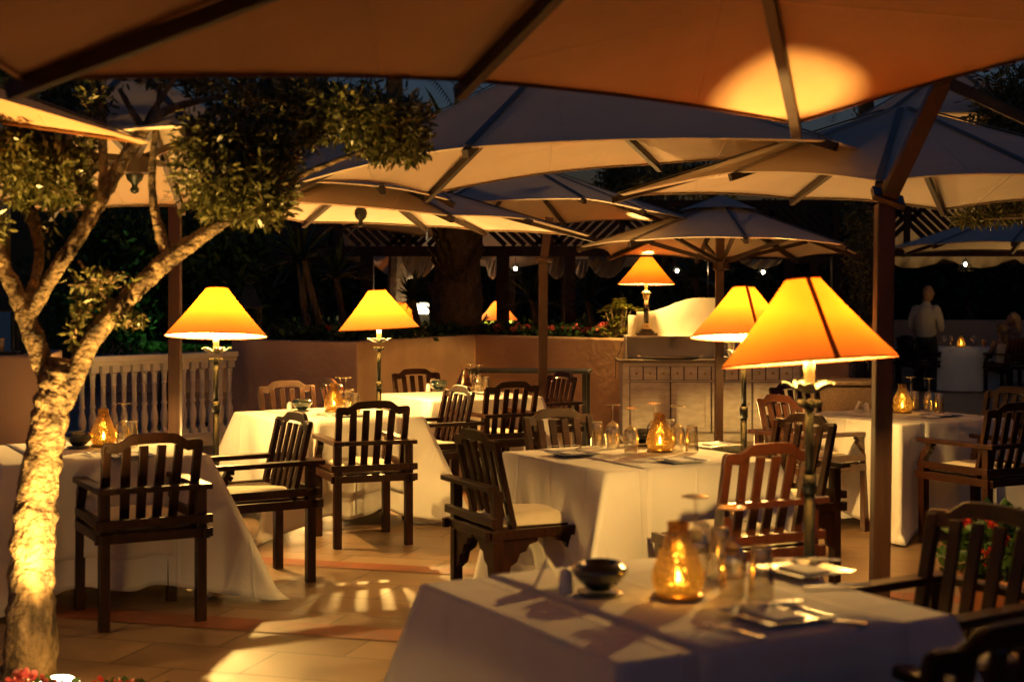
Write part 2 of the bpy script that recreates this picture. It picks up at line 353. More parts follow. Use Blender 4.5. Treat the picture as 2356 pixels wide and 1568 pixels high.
# ------------------------------------------------------------ chair
def make_chair(bracket=False, wood='wood'):
    t = thing('side_chair' if bracket else 'armchair', '', 'chair')
    hw, hd = .235, .27; ls = .05
    for sx in (-1, 1):
        MB().box((sx * hw, -hd, .328), (ls, ls, .656)).box((sx * hw, -hd, .012), (.04, .04, .024)).build('leg', M[wood], t, bevel=.004)
        m = MB(); m.box((sx * hw, hd, .265 if not bracket else .2095), (ls, ls, .53 if not bracket else .419))
        if bracket: m.build('leg', M[wood], t, bevel=.003); continue
        pts = [(.53, 0), (.555, -.002), (.58, -.018), (.605, -.045), (.63, -.062), (.656, -.062)]
        for (z, y), (z2, y2) in zip(pts, pts[1:]): m.beam((sx * hw, hd + y, z), (sx * hw, hd + y2, z2 + .001), .045, .05, up=(0, 1, 0))
        m.build('leg', M[wood], t, bevel=.003)
        # armrest with rounded front end, projecting behind the rear post
        a = MB(); pr = [(-.035, -.345), (.035, -.345), (.035, hd + .0), (.028, hd + .035), (0, hd + .05), (-.028, hd + .035), (-.035, hd + .0)]
        n = len(pr); vs = [(sx * (hw + .005) + x, y, z) for z in (.656, .683) for x, y in pr]
        a.add(vs, [tuple(range(n))[::-1], tuple(range(n, 2 * n))] + [(i, (i + 1) % n, n + (i + 1) % n, n + i) for i in range(n)])
        a.build('armrest', M[wood], t, bevel=.004)
    # rear rail at arm height
    MB().box((0, -.31, .6695), (2 * hw - .066 if not bracket else 2 * hw + .11, .055, .0255)).build('rear_rail', M[wood], t, bevel=.003)
    fr = MB()
    for z in (.4415, .509):
        hh = .048 if z < .5 else .044
        for sx in (-1, 1): fr.box((sx * (hw + .012), -.01, z), (.03, .66 if z < .5 else .62, hh)) if (z < .5 or not bracket) else None
        fr.box((0, -.302, z + .001), (2 * hw + .1, .028, hh - .003))
        if z < .5: fr.box((0, hd + .012, z + .001), (2 * hw - .03, .03, hh))
    fr.box((0, 0, .462), (2 * hw - .04, 2 * hd, .02))
    if bracket:
        def scallop(o, ax, sgn):
            pr = [(0, 0), (.20, 0), (.19, -.02), (.15, -.03), (.135, -.06), (.10, -.07), (.085, -.11), (.05, -.13), (.04, -.18), (0, -.21)]
            n = len(pr); vs = []
            for th in (-.011, .011):
                for (u, z) in pr:
                    p = Vector(o) + Vector(ax) * u * sgn + Vector((0, 0, z)) + Vector((ax[1], ax[0], 0)) * th; vs.append(p)
            fr.add(vs, [tuple(range(n)), tuple(range(n, 2 * n))[::-1]] + [(i, (i + 1) % n, n + (i + 1) % n, n + i) for i in range(n)])
        for sx in (-1, 1):
            scallop((sx * hw, -hd + .02, .42), (0, 1), 1) if False else scallop((sx * hw, -hd + .02, .418), (0, 1, 0), 1)
            scallop((sx * (hw - .02), -hd - .005, .418), (1, 0, 0), -sx)
            scallop((sx * hw, hd - .02, .418), (0, 1, 0), -1)
    fr.build('seat_frame', M[wood], t, bevel=.003)
    # backrest: two posts, four splats, serpentine crest
    b = MB(); y0, z0, y1, z1 = -.165, .44, -.268, .875
    def py(z): return y0 + (y1 - y0) * (z - z0) / (z1 - z0)
    for sx in (-1, 1): b.beam((sx * .215, py(.44), .44), (sx * .222, py(.885), .885), .042, .03, up=(0, 1, 0))
    for x in (-.125, -.042, .042, .125): b.beam((x * .93, py(.45), .45), (x * 1.03, py(.875), .875), .046, .016, up=(0, 1, 0))
    N_ = 40; top = []; bot = []
    def crest(u):
        a = abs(u)
        if a > .97: return .886
        if a > .72: return .895 + .004 * math.cos((a - .85) * 8)
        if a > .40: s_ = (a - .40) / .32; return .935 - .040 * (s_ * s_ * (3 - 2 * s_))
        return .935 + .004 * (1 - (a / .4) ** 2)
    vs = []
    for i in range(N_ + 1):
        u = -1 + 2 * i / N_; x = u * .245; zt = crest(u); zb = zt - (.052 if abs(u) < .9 else .052)
        bow = -.012 * (1 - u * u)
        for (z, dy) in ((zb, -.014), (zb, .014), (zt, .012), (zt, -.012)): vs.append((x, py(z) + dy + bow, z))
    fs = [(0, 1, 2, 3), (N_ * 4 + 3, N_ * 4 + 2, N_ * 4 + 1, N_ * 4)]
    for i in range(N_):
        for k in range(4): fs.append((i * 4 + k, (i + 1) * 4 + k, (i + 1) * 4 + (k + 1) % 4, i * 4 + (k + 1) % 4))
    b.add(vs, fs); b.build('backrest', M[wood], t, bevel=.003)
    c = MB(); cw, cd = .205, .235; nn = 10; vs = []
    for j in range(nn + 1):
        for i in range(nn + 1):
            u = -1 + 2 * i / nn; v = -1 + 2 * j / nn; e = (1 - abs(u) ** 6) * (1 - abs(v) ** 6)
            vs.append((u * cw * (1 - .03 * v * v), v * cd + .02 + .01 * math.sin(5 * u), .478 + .052 * e ** .5 + .004 * math.sin(4 * u + 3 * v)))
    k = len(vs); vs += [(x, y, .472) for x, y, z in vs]
    fs = [(j * (nn + 1) + i, j * (nn + 1) + i + 1, (j + 1) * (nn + 1) + i + 1, (j + 1) * (nn + 1) + i) for j in range(nn) for i in range(nn)]
    fs += [tuple(q + k for q in f)[::-1] for f in fs]
    for i in range(nn):
        fs.append((i, k + i, k + i + 1, i + 1)); a = nn * (nn + 1); fs.append((a + i, a + i + 1, k + a + i + 1, k + a + i))
        fs.append((i * (nn + 1), (i + 1) * (nn + 1), k + (i + 1) * (nn + 1), k + i * (nn + 1))); fs.append((i * (nn + 1) + nn, k + i * (nn + 1) + nn, k + (i + 1) * (nn + 1) + nn, (i + 1) * (nn + 1) + nn))
    c.add(vs, fs); c.build('seat_cushion', M['cushion'], t, smooth=True)
    return t
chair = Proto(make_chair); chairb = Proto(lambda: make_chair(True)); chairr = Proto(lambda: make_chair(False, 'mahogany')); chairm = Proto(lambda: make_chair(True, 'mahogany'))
A0 = R(28.7); U = Vector((math.cos(A0), math.sin(A0), 0)); V = Vector((-math.sin(A0), math.cos(A0), 0))
T = {1: (-2.32, 7.77), 2: (-1.33, 10.25), 3: (-.45, 12.3), 4: (.66, 7.5), 5: (.446, 3.92), 6: (2.77, 10.1)}
FACE = {'v': A0, '-v': A0 + math.pi, 'u': A0 - math.pi / 2, '-u': A0 + math.pi / 2}
CG = 'dark wooden chairs around the cloth covered tables'
# centre given by midpoint of rear legs -> chair centre = rear + .27*dir
def ch(rx, ry, face, label, tw=0, proto=None, adv=.27):
    a = FACE[face] + R(tw); d = Vector((-math.sin(a), math.cos(a), 0)); p = Vector((rx, ry, 0)) + d * adv
    return (proto or chair)((p.x, p.y, 0), a, label, CG)
ch(-1.74, 6.895, 'v', 'dark slatted armchair with its back to us, right beside the lit tree trunk', 0)
ch(-.89, 9.12, 'v', 'dark armchair with its back to us, between the two left floor lamps', -8)
ch(-1.255, 8.18, '-u', 'armchair seen side on, facing left to the table beside the tree', 3)
ch(-1.80, 11.35, '-v', 'armchair facing us behind the green bowl, backed by the plain peach wall', 4)
ch(-.40, 10.72, '-u', 'side on armchair just right of the left middle table, its slatted back nearly edge on', 0)
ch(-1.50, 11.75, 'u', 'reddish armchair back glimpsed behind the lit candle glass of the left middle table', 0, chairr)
ch(-.90, 13.32, '-v', 'armchair facing us behind the rearmost table, nearest to the stucco corner', 0)
ch(.0, 11.28, 'v', 'armchair with its back to us in front of the rearmost table', 0)
ch(.45, 12.78, '-u', 'narrow looking armchair in front of the low black bench by the wall', 0)
ch(.27, 8.42, '-v', 'armless chair facing us just behind the four upturned wine glasses of the centre table', 3, chairb)
ch(-.18, 7.10, 'u', 'armless chair with scalloped brackets and a cream cushion left of the centre table', -2, chairb)
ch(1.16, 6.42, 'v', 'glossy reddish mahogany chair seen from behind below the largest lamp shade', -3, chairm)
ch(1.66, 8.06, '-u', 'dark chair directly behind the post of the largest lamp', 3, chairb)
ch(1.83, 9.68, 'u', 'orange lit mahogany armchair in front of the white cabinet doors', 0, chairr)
ch(3.16, 8.95, 'v', 'dark armchair with curved arm supports at the table with the amber candle on the right', 0)
ch(3.72, 10.6, '-u', 'dark armchair cut by the right edge, behind the curved arm chair', 0)
ch(2.22, 11.2, '-v', 'black armchair crest peeking out behind the orange lit mahogany chair', 0)
ch(1.50, 4.46, '-u', 'blurred dark armchair at the right corner of the foreground table', 4)
ch(1.02, 2.88, 'v', 'very dark blurred armchair back filling the bottom right corner', 0)

# ------------------------------------------------------------ tables and cloths
HALF = .52; ZT = .76
def cloth_pt(side, a, t, seed, off=0, flare=.22, side_wave=None, fl=None):
    k = side; n = [(-0., -1), (1, 0), (0, 1), (-1, 0)][k]; tg = [(1, 0), (0, 1), (-1, 0), (0, -1)][k]
    e = HALF - abs(a); c = max(0, 1 - e / .30) ** 1.5; ci = (k + (1 if a > 0 else 0)) % 4
    f = (fl[ci] if fl else flare)
    rs = random.Random(seed * 10 + k); ph = [rs.uniform(0, 6.28) for _ in range(5)]; am = [rs.uniform(.5, 1) for _ in range(5)]
    w = am[0] * math.sin(9 * a + ph[0]) + .7 * am[1] * math.sin(17 * a + ph[1]) + .4 * am[2] * math.sin(31 * a + ph[2] + 2 * t)
    tuck = -.055 * math.exp(-((e - .30) / .1) ** 2)
    o = .004 + off + t * (.012 + .016 * w) * (1 - .6 * c) + c * f * t ** .95 + tuck * t
    if side_wave and k == side_wave:
        o += .030 * math.sin(t * 1.0) * (1 - c) * (1 + math.sin(30 * (a - .45 * t * t) + 1)) * min(1, t * 4)
    along = a + (1 if a > 0 else -1) * c * f * t ** .95
    hem = .085 * (1 - c ** .6) * (1 + .25 * w) + .012
    if c > .5 and t > .93: o += (t - .93) * 1.2 * (c - .5)
    z = ZT - t * (ZT - hem)
    return (n[0] * (HALF + o) + tg[0] * along, n[1] * (HALF + o) + tg[1] * along, z)
def ywall(x):
    return float(np.interp(x, [p[0] for p in pw], [p[1] for p in pw]))
def make_cloth(name, idx, label, group, wave=None, fl=None):
    na, nt = 44, 22; mb = MB(); cols = []
    for k in range(4):
        for i in range(na):
            a = -HALF + 2 * HALF * i / na
            cols.append((k, a))
    n = len(cols); rows = []
    ts = [0, .004, .012, .03] + [.03 + .97 * ((j + 1) / nt) for j in range(nt)]
    for r in (0.001, .3, .6, .85, .97):
        rows.append([(x * r, y * r, ZT + .0012 * math.sin(9 * x * r + idx) * math.cos(8 * y * r)) for x, y, _ in [cloth_pt(k, a, 0, idx) for k, a in cols]])
    rows.append([(x, y, ZT) for x, y, _ in [cloth_pt(k, a, 0, idx, -.012) for k, a in cols]])
    for t in ts[1:]: rows.append([cloth_pt(k, a, t, idx, 0 if t > .01 else -.003, side_wave=wave, fl=fl) for k, a in cols])
    # average samples at the very corners so that both sides meet
    m = len(rows)
    for r in rows: mb.v += [tuple(p) for p in r]
    for j in range(m - 1):
        for i in range(n): mb.f.append((j * n + i, (j + 1) * n + i, (j + 1) * n + (i + 1) % n, j * n + (i + 1) % n))
    o = mb.build(name, M['cloth'], smooth=True)
    o.location = (T[idx][0], T[idx][1], 0); o.rotation_euler = (0, 0, A0)
    s = o.modifiers.new('thickness', 'SOLIDIFY'); s.thickness = .0015; s.offset = -1
    tag(o, label, 'tablecloth', group)
    return o
def make_runner(idx, a0, a1, zend, label, sides=(0, 2), group='white runners folded over the tablecloths', seedoff=.004):
    mb = MB(); na = 14; prof = []
    tend = (ZT - zend) / (ZT - .09)
    for s_ in (0, 1):
        col = []
        sd = sides[s_]
        ts = [0.02] + [tend * (j + 1) / 14 for j in range(14)]
        for j, t in enumerate(ts): col.append((sd, t))
        prof.append(col)
    rows = []
    for sd, t in reversed(prof[0]): rows.append([cloth_pt(sd, a0 + (a1 - a0) * i / na, t, idx, seedoff) for i in range(na + 1)])
    p0 = [cloth_pt(sides[0], a0 + (a1 - a0) * i / na, 0, idx, -.01) for i in range(na + 1)]
    p1 = [cloth_pt(sides[1], -(a0 + (a1 - a0) * i / na), 0, idx, -.01) for i in range(na + 1)]
    for q in range(7):
        s_ = q / 6; rows.append([(p0[i][0] * (1 - s_) + p1[i][0] * s_, p0[i][1] * (1 - s_) + p1[i][1] * s_, ZT + .0028) for i in range(na + 1)])
    for sd, t in prof[1]: rows.append([cloth_pt(sd, -(a0 + (a1 - a0) * i / na), t, idx, seedoff) for i in range(na + 1)])
    n = na + 1
    for r in rows: mb.v += [tuple(p) for p in r]
    for j in range(len(rows) - 1):
        for i in range(na): mb.f.append((j * n + i, j * n + i + 1, (j + 1) * n + i + 1, (j + 1) * n + i))
    o = mb.build('table_runner', M['cloth'], smooth=True); o.location = (T[idx][0], T[idx][1], 0); o.rotation_euler = (0, 0, A0)
    s = o.modifiers.new('thickness', 'SOLIDIFY'); s.thickness = .0015; s.offset = 1
    tag(o, label, 'table runner', group)
TL = {1: 'long white cloth on the table beside the lit tree trunk', 2: 'bright white cloth with pooled corners on the left middle table under the lamps',
      3: 'white cloth on the rearmost table before the stucco corner', 4: 'cream lit white cloth with swagged side on the centre table',
      5: 'blurred white cloth of the large foreground table', 6: 'half shaded white cloth on the right table behind the tall brown mast'}
FLR = {1: (.2, .30, .15, .2), 2: (.30, .26, .2, .24), 3: (.2, .2, .2, .2), 4: (.46, .2, .2, .12), 5: (.2,) * 4, 6: (.2, .16, .2, .22)}
for i in range(1, 7): make_cloth('tablecloth', i, TL[i], 'white floor length tablecloths', 3 if i == 4 else None, FLR[i])
make_runner(2, -.30, .34, .24, 'white runner hanging over the front of the left middle table')
make_runner(4, -.30, .34, .10, 'white runner hanging over the lamp lit front of the centre table')
make_runner(6, -.30, .34, .12, 'white runner hanging over the shaded front of the right table')
make_runner(1, -.34, .30, .25, 'white runner over the table beside the tree')
make_runner(5, -.30, .34, .25, 'white runner crossing the foreground table')
def make_table():
    t = thing('dining_table', '', 'table')
    MB().box((0, 0, .742), (1.03, 1.03, .028)).build('tabletop', M['wood'], t)
    for sx in (-1, 1):
        for sy in (-1, 1): MB().box((sx * .45, sy * .45, .364), (.06, .06, .728)).build('leg', M['wood'], t)
    return t

# ------------------------------------------------------------ tableware
def make_wine():
    m = MB(); m.tube([(.0402 * math.cos(a), .0402 * math.sin(a), .2392) for a in [2 * math.pi * k / 28 for k in range(29)]], .0013, 6, cap=False); m.tube([(.0335 * math.cos(a), .0335 * math.sin(a), .002) for a in [2 * math.pi * k / 28 for k in range(29)]], .0012, 6, cap=False); o = [(.0405, .2385), (.040, .2405), (.012, .238), (.0045, .231), (.0035, .20), (.0035, .158), (.006, .148), (.018, .140), (.032, .125), (.040, .10), (.042, .075), (.038, .035), (.034, .001)]
    m.lathe(o, 28)
    m.lathe([(.0327, .001), (.0367, .035), (.0405, .075), (.0385, .10), (.0307, .1235), (.017, .1375), (.001, .140)], 28)
    w = m.build('wine_glass', M['glass'], smooth=True); MB().lathe([(.040, .2388), (.038, .2392), (.001, .2388)], 28).build('foot', M['glass_foot'], w, smooth=True); return tag(w, '', 'wine glass')
def make_tumbler():
    m = MB(); m.lathe([(.036, .001), (.0345, .05), (.031, .10), (.029, .136), (.027, .142), (.001, .142)], 28)
    m.lathe([(.0345, .001), (.033, .05), (.0295, .10), (.027, .128), (.001, .130)], 28)
    w = m.build('tumbler', M['glass'], smooth=True); MB().lathe([(.001, .133), (.0262, .134), (.0268, .1425), (.001, .1428)], 28).build('base', M['glass_foot'], w, smooth=True); return tag(w, '', 'tumbler')
def make_hurr(lit=True, power=1.3):
    t = thing('candle_lamp', '', 'candle lamp')
    MB().lathe([(.001, .0), (.066, .0), (.070, .006), (.066, .012), (.05, .014), (.001, .014)], 28).build('base', M['brass'], t, smooth=True)
    prof = [(.056, .012), (.068, .028), (.073, .052), (.069, .08), (.056, .115), (.043, .145), (.033, .172), (.029, .19), (.031, .207)]
    m = MB(); m.lathe(prof, 36); m.lathe([(r - .0025, z) for r, z in prof], 36); m.build('glass_shade', M['amber'], t, smooth=True)
    MB().lathe([(.001, .014), (.030, .014), (.031, .03), (.028, .038), (.001, .037)], 20).build('candle', M['wax'], t, smooth=True)
    if lit:
        MB().lathe([(.0005, .040), (.006, .046), (.0078, .055), (.005, .068), (.0015, .080), (.0003, .086)], 12).build('flame', M['flame'], t, smooth=True)
        pointlight('flame_light', (0, 0, .062), power, (1, .68, .28), .012, t)
    return t
def make_bowl():
    t = thing('lidded_bowl', '', 'bowl')
    MB().lathe([(.001, 0), (.058, 0), (.066, .005), (.064, .009), (.03, .008), (.001, .008)], 28).build('saucer', M['bowl'], t, smooth=True)
    m = MB(); m.lathe([(.001, .012), (.030, .012), (.034, .016), (.062, .040), (.076, .062), (.077, .072), (.068, .080), (.062, .084), (.058, .090), (.050, .088), (.044, .075), (.001, .06)], 32)
    m.build('bowl_body', M['bowl'], t, smooth=True); return t
def make_shaker():
    t = thing('salt_shaker', '', 'salt shaker')
    MB().lathe([(.001, 0), (.019, 0), (.021, .004), (.0205, .03), (.018, .055), (.013, .066), (.005, .071), (.001, .0715)], 20).build('body', M['china'], t, smooth=True); return t
def make_card():
    m = MB(); m.beam((0, -.035, .001), (0, .02, .078), .085, .0016, up=(0, -1, 1)); m.beam((0, .055, .001), (0, .021, .078), .085, .0016, up=(0, 1, 1))
    return tag(m.build('menu_card', M['paper']), '', 'menu card')
def make_plate():
    t = thing('square_plate', '', 'plate')
    m = MB(); r = lambda s_, z: [(x * s_, y * s_, z) for x, y in ((-1, -1), (1, -1), (1, 1), (-1, 1))]
    vs = r(.075, 0) + r(.11, .012) + r(.107, .014) + r(.078, .005)
    m.add(vs, [(3, 2, 1, 0)] + [(a * 4 + k, a * 4 + (k + 1) % 4, (a + 1) * 4 + (k + 1) % 4, (a + 1) * 4 + k) for a in range(3) for k in range(4)] + [(12, 13, 14, 15)])
    m.build('dish', M['plate'], t, bevel=.002)
    n = MB().box((0.0, 0, .010), (.09, .13, .008)); n.build('napkin', M['cloth'], t, bevel=.003); return t
def make_knife():
    m = MB(); m.box((0, -.05, .004), (.017, .095, .007)); m.add([(-.009, -.002, .002), (.009, -.002, .002), (.010, .08, .002), (.002, .11, .002), (-.009, .10, .002), (-.009, -.002, .004), (.009, -.002, .004), (.010, .08, .004), (.002, .11, .004), (-.009, .10, .004)], [(4, 3, 2, 1, 0), (5, 6, 7, 8, 9)] + [(i, (i + 1) % 5, 5 + (i + 1) % 5, 5 + i) for i in range(5)])
    return tag(m.build('knife', M['silver'], bevel=.0015), '', 'knife')
def make_fork():
    m = MB(); m.beam((0, -.10, .004), (0, .0, .006), .014, .003, w2=.006); m.beam((0, 0, .006), (0, .045, .004), .006, .003, w2=.022)
    for x in (-.009, -.003, .003, .009): m.beam((x, .045, .004), (x, .095, .007), .003, .002)
    return tag(m.build('fork', M['silver'], bevel=.0008), '', 'fork')
wine = Proto(make_wine); tumb = Proto(make_tumbler); hurr = Proto(make_hurr); hurr0 = Proto(lambda: make_hurr(False)); bowl = Proto(make_bowl)
shaker = Proto(make_shaker); card = Proto(make_card); plate = Proto(make_plate); knife = Proto(make_knife); fork = Proto(make_fork)
ZS = ZT + .0065
def onT(px, py): p = G(px, py, ZS); return (p.x, p.y, ZS)
def topat(px, py, h):   # item whose top centre is seen at (px,py)
    d = (H - ZS - h) * F / (py - 690); return ((px - 1178) / F * d, d, ZS)
gw, gt = 'upturned wine glasses', 'upturned tumblers'
wine(topat(1600, 1141, .24), 0, 'blurred upturned wine glass left of the foreground pair, behind the candle', gw)
wine(topat(1684, 1167, .24), .3, 'largest blurred upturned wine glass right of the foreground candle', gw)
tumb(topat(1656, 1212, .142), 0, 'upturned tumbler between the two foreground wine glasses', gt)
tumb(topat(1751, 1255, .142), .5, 'nearest upturned tumbler in front of the foreground plates', gt)
hurr(onT(1560, 1374), .2, 'largest amber crackle glass candle lamp on the foreground table', 'amber glass candle lamps')
bowl(onT(1380, 1366), 0, 'black lidded bowl on a saucer on the foreground table', 'dark glazed bowls')
shaker(onT(1302, 1364), 0, 'blurred salt shaker beside the black bowl on the foreground table', 'small white shakers')
card(onT(1275, 1350), A0 + R(60), 'folded card leaning by the foreground shaker', 'folded menu cards')
plate(onT(1785, 1420), A0, 'grey square plate nearest to us with folded napkin and cutlery', 'grey square plates')
plate(onT(1850, 1316), A0, 'grey square plate on the far right side of the foreground table', 'grey square plates')
def lay(pr, pos, rz, label, group, dz=0): return pr((pos[0], pos[1], pos[2] + dz), rz, label, group)
gk, gf = 'silver knives', 'silver forks'
lay(knife, onT(1905, 1430), A0 + R(38), 'silver knife right of the nearest plate', gk)
lay(fork, onT(1685, 1452), A0 + R(10), 'silver fork left of the nearest plate', gf)
lay(knife, onT(1770, 1404), A0 + R(75), 'knife lying across the nearest plate', gk, .016)
lay(knife, onT(1860, 1300), A0 + R(50), 'knife lying across the far right plate of the foreground table', gk, .016)
lay(fork, onT(1820, 1304), A0 + R(95), 'fork lying across the far right plate of the foreground table', gf, .016)
lay(knife, onT(1930, 1348), A0 + R(70), 'knife right of the far plate at the foreground table edge', gk)
lay(knife, onT(1690, 1326), A0 + R(100), 'knife seen through the foreground wine glass', gk)
for (x, y, l) in ((1410, 930, 'leftmost'), (1451, 938, 'second from left'), (1504, 927, 'third from left, behind the candle,'), (1559, 934, 'rightmost')):
    wine(topat(x, y, .24), x, l + ' of the four upturned wine glasses on the centre table', gw)
tumb(topat(1592, 978, .142), 1, 'upturned tumbler right of the candle on the centre table', gt)
tumb(topat(1374, 969, .142), 1, 'upturned tumbler left of the wine glasses on the centre table', gt)
tumb(topat(1541, 964, .142), 1, 'upturned tumbler partly hidden behind the centre table candle', gt)
hurr(onT(1518, 1038), .7, 'glowing amber candle lamp on the centre table among wine glasses', 'amber glass candle lamps')
bowl(onT(1478, 1024), 0, 'dark bowl seen through the glasses of the centre table', 'dark glazed bowls')
card(onT(1425, 1020), A0 + R(70), 'folded card among the wine glasses of the centre table', 'folded menu cards')
plate(onT(1316, 1046), A0, 'grey square plate on the left side of the centre table', 'grey square plates')
plate(onT(1645, 1026), A0, 'grey square plate on the right side of the centre table', 'grey square plates')
plate(onT(1562, 1062), A0, 'grey square plate at the front of the centre table', 'grey square plates')
lay(fork, onT(1505, 1056), A0 + R(20), 'fork at the front edge of the centre table', gf)
lay(knife, onT(1330, 1040), A0 - R(40), 'knife resting on the left plate of the centre table', gk, .016)
lay(fork, onT(1295, 1026), A0 + R(80), 'fork behind the left plate of the centre table', gf)
wine(topat(283, 927, .24), 0, 'upturned wine glass on the table beside the lit tree', gw)
tumb(topat(303, 968, .142), 0, 'upturned tumbler on the table beside the lit tree', gt)
hurr(onT(238, 1026), 0, 'amber candle lamp on the table beside the lit tree', 'amber glass candle lamps')
bowl(onT(181, 1030), 0, 'dark bowl right next to the tree trunk', 'dark glazed bowls')
plate(onT(300, 1050), A0, 'grey square plate behind the slatted chair beside the tree', 'grey square plates')
lay(fork, onT(203, 1047), A0, 'fork near the tree trunk', gf)
wine(topat(783, 868, .24), 0, 'left upturned wine glass of the pair on the left middle table', gw)
wine(topat(796, 868, .24), 0, 'right upturned wine glass of the pair on the left middle table', gw)
tumb(topat(817, 904, .142), 0, 'front upturned tumbler on the left middle table', gt)
tumb(topat(806, 895, .142), 0, 'rear upturned tumbler on the left middle table', gt)
hurr(onT(768, 946), .4, 'bright amber candle lamp on the left middle table', 'amber glass candle lamps')
bowl(onT(695, 946), 0, 'green glazed bowl on the left middle table', 'dark glazed bowls')
shaker(onT(666, 946), 0, 'white shaker beside the green bowl on the left middle table', 'small white shakers')
lay(fork, onT(741, 956), A0, 'fork lying in front of the left middle candle', gf)
plate(onT(800, 957), A0, 'grey square plate behind the centre left chair', 'grey square plates')
wine(topat(1083, 836, .24), 0, 'left upturned wine glass of the pair on the rearmost table', gw)
wine(topat(1101, 840, .24), 0, 'right upturned wine glass of the pair on the rearmost table', gw)
tumb(topat(1118, 866, .142), 0, 'right upturned tumbler on the rearmost table', gt)
tumb(topat(1100, 861, .142), 0, 'left upturned tumbler on the rearmost table', gt)
hurr0(onT(1069, 900), .4, 'unlit amber candle lamp on the rearmost table', 'amber glass candle lamps')
bowl(onT(1010, 898), 0, 'green bowl on the rearmost table', 'dark glazed bowls')
shaker(onT(985, 900), 0, 'white shaker on the rearmost table', 'small white shakers')
card(onT(1000, 892), A0 - R(30), 'folded card standing on the rearmost table', 'folded menu cards')
lay(fork, onT(1062, 908), A0, 'fork on the rearmost table', gf)
plate(onT(1120, 905), A0, 'grey square plate on the rearmost table', 'grey square plates')
wine(topat(2096, 867, .24), 0, 'left upturned wine glass of the pair on the right table', gw)
wine(topat(2138, 870, .24), 0, 'right upturned wine glass of the pair on the right table', gw)
tumb(topat(2161, 904, .142), 0, 'right upturned tumbler on the right table', gt)
tumb(topat(2104, 900, .142), 0, 'upturned tumbler behind the candle of the right table', gt)
hurr(onT(2076, 949), .4, 'glowing amber candle lamp on the right table', 'amber glass candle lamps')
bowl(onT(2044, 944), 0, 'dark bowl partly hidden by the tall brown mast', 'dark glazed bowls')
shaker(onT(1993, 948), 0, 'white shaker left of the tall brown mast', 'small white shakers')
card(onT(1984, 947), A0 + R(60), 'folded card beside the shaker left of the tall brown mast', 'folded menu cards')
plate(onT(2165, 957), A0, 'grey square plate on the right table', 'grey square plates')
lay(knife, onT(2120, 960), A0 + R(20), 'knife on the right table in front of the candle', gk)
nk = MB().box((0, 0, .006), (.1, .16, .012)).build('napkin', M['cloth'], bevel=.005); nk.location = onT(2138, 960); nk.rotation_euler = (0, 0, A0 - .4); tag(nk, 'folded white napkin on the right table', 'napkin')

# ------------------------------------------------------------ lamps
BULB = (1, .56, .14)
def shade_parts(t, z0, tiltx=0, tilty=0, hgt=.31, rb=.325, rt=.068, seams=8, mm='shade'):
    e = bpy.data.objects.new('lampshade', None)
    m = MB(); n = 48; prof = []
    for i in range(13):
        s_ = i / 12; prof.append((rb + (rt - rb) * s_ - .006 * math.sin(s_ * math.pi), hgt * s_))
    m.lathe(prof, n)
    sh = m.build('lampshade', M[mm], t, smooth=True)
    sh.location = (0, 0, z0); sh.rotation_euler = (tiltx, tilty, 0)
    tr = MB()
    def ring(r, z, w):
        pts = [(r * math.cos(2 * math.pi * k / 40), r * math.sin(2 * math.pi * k / 40), z) for k in range(41)]; tr.tube(pts, w, 6, cap=False)
    ring(rb + .001, 0, .0035); ring(rt + .001, hgt, .003)
    tr.build('trim', M['trim'], sh, smooth=True)
    return sh
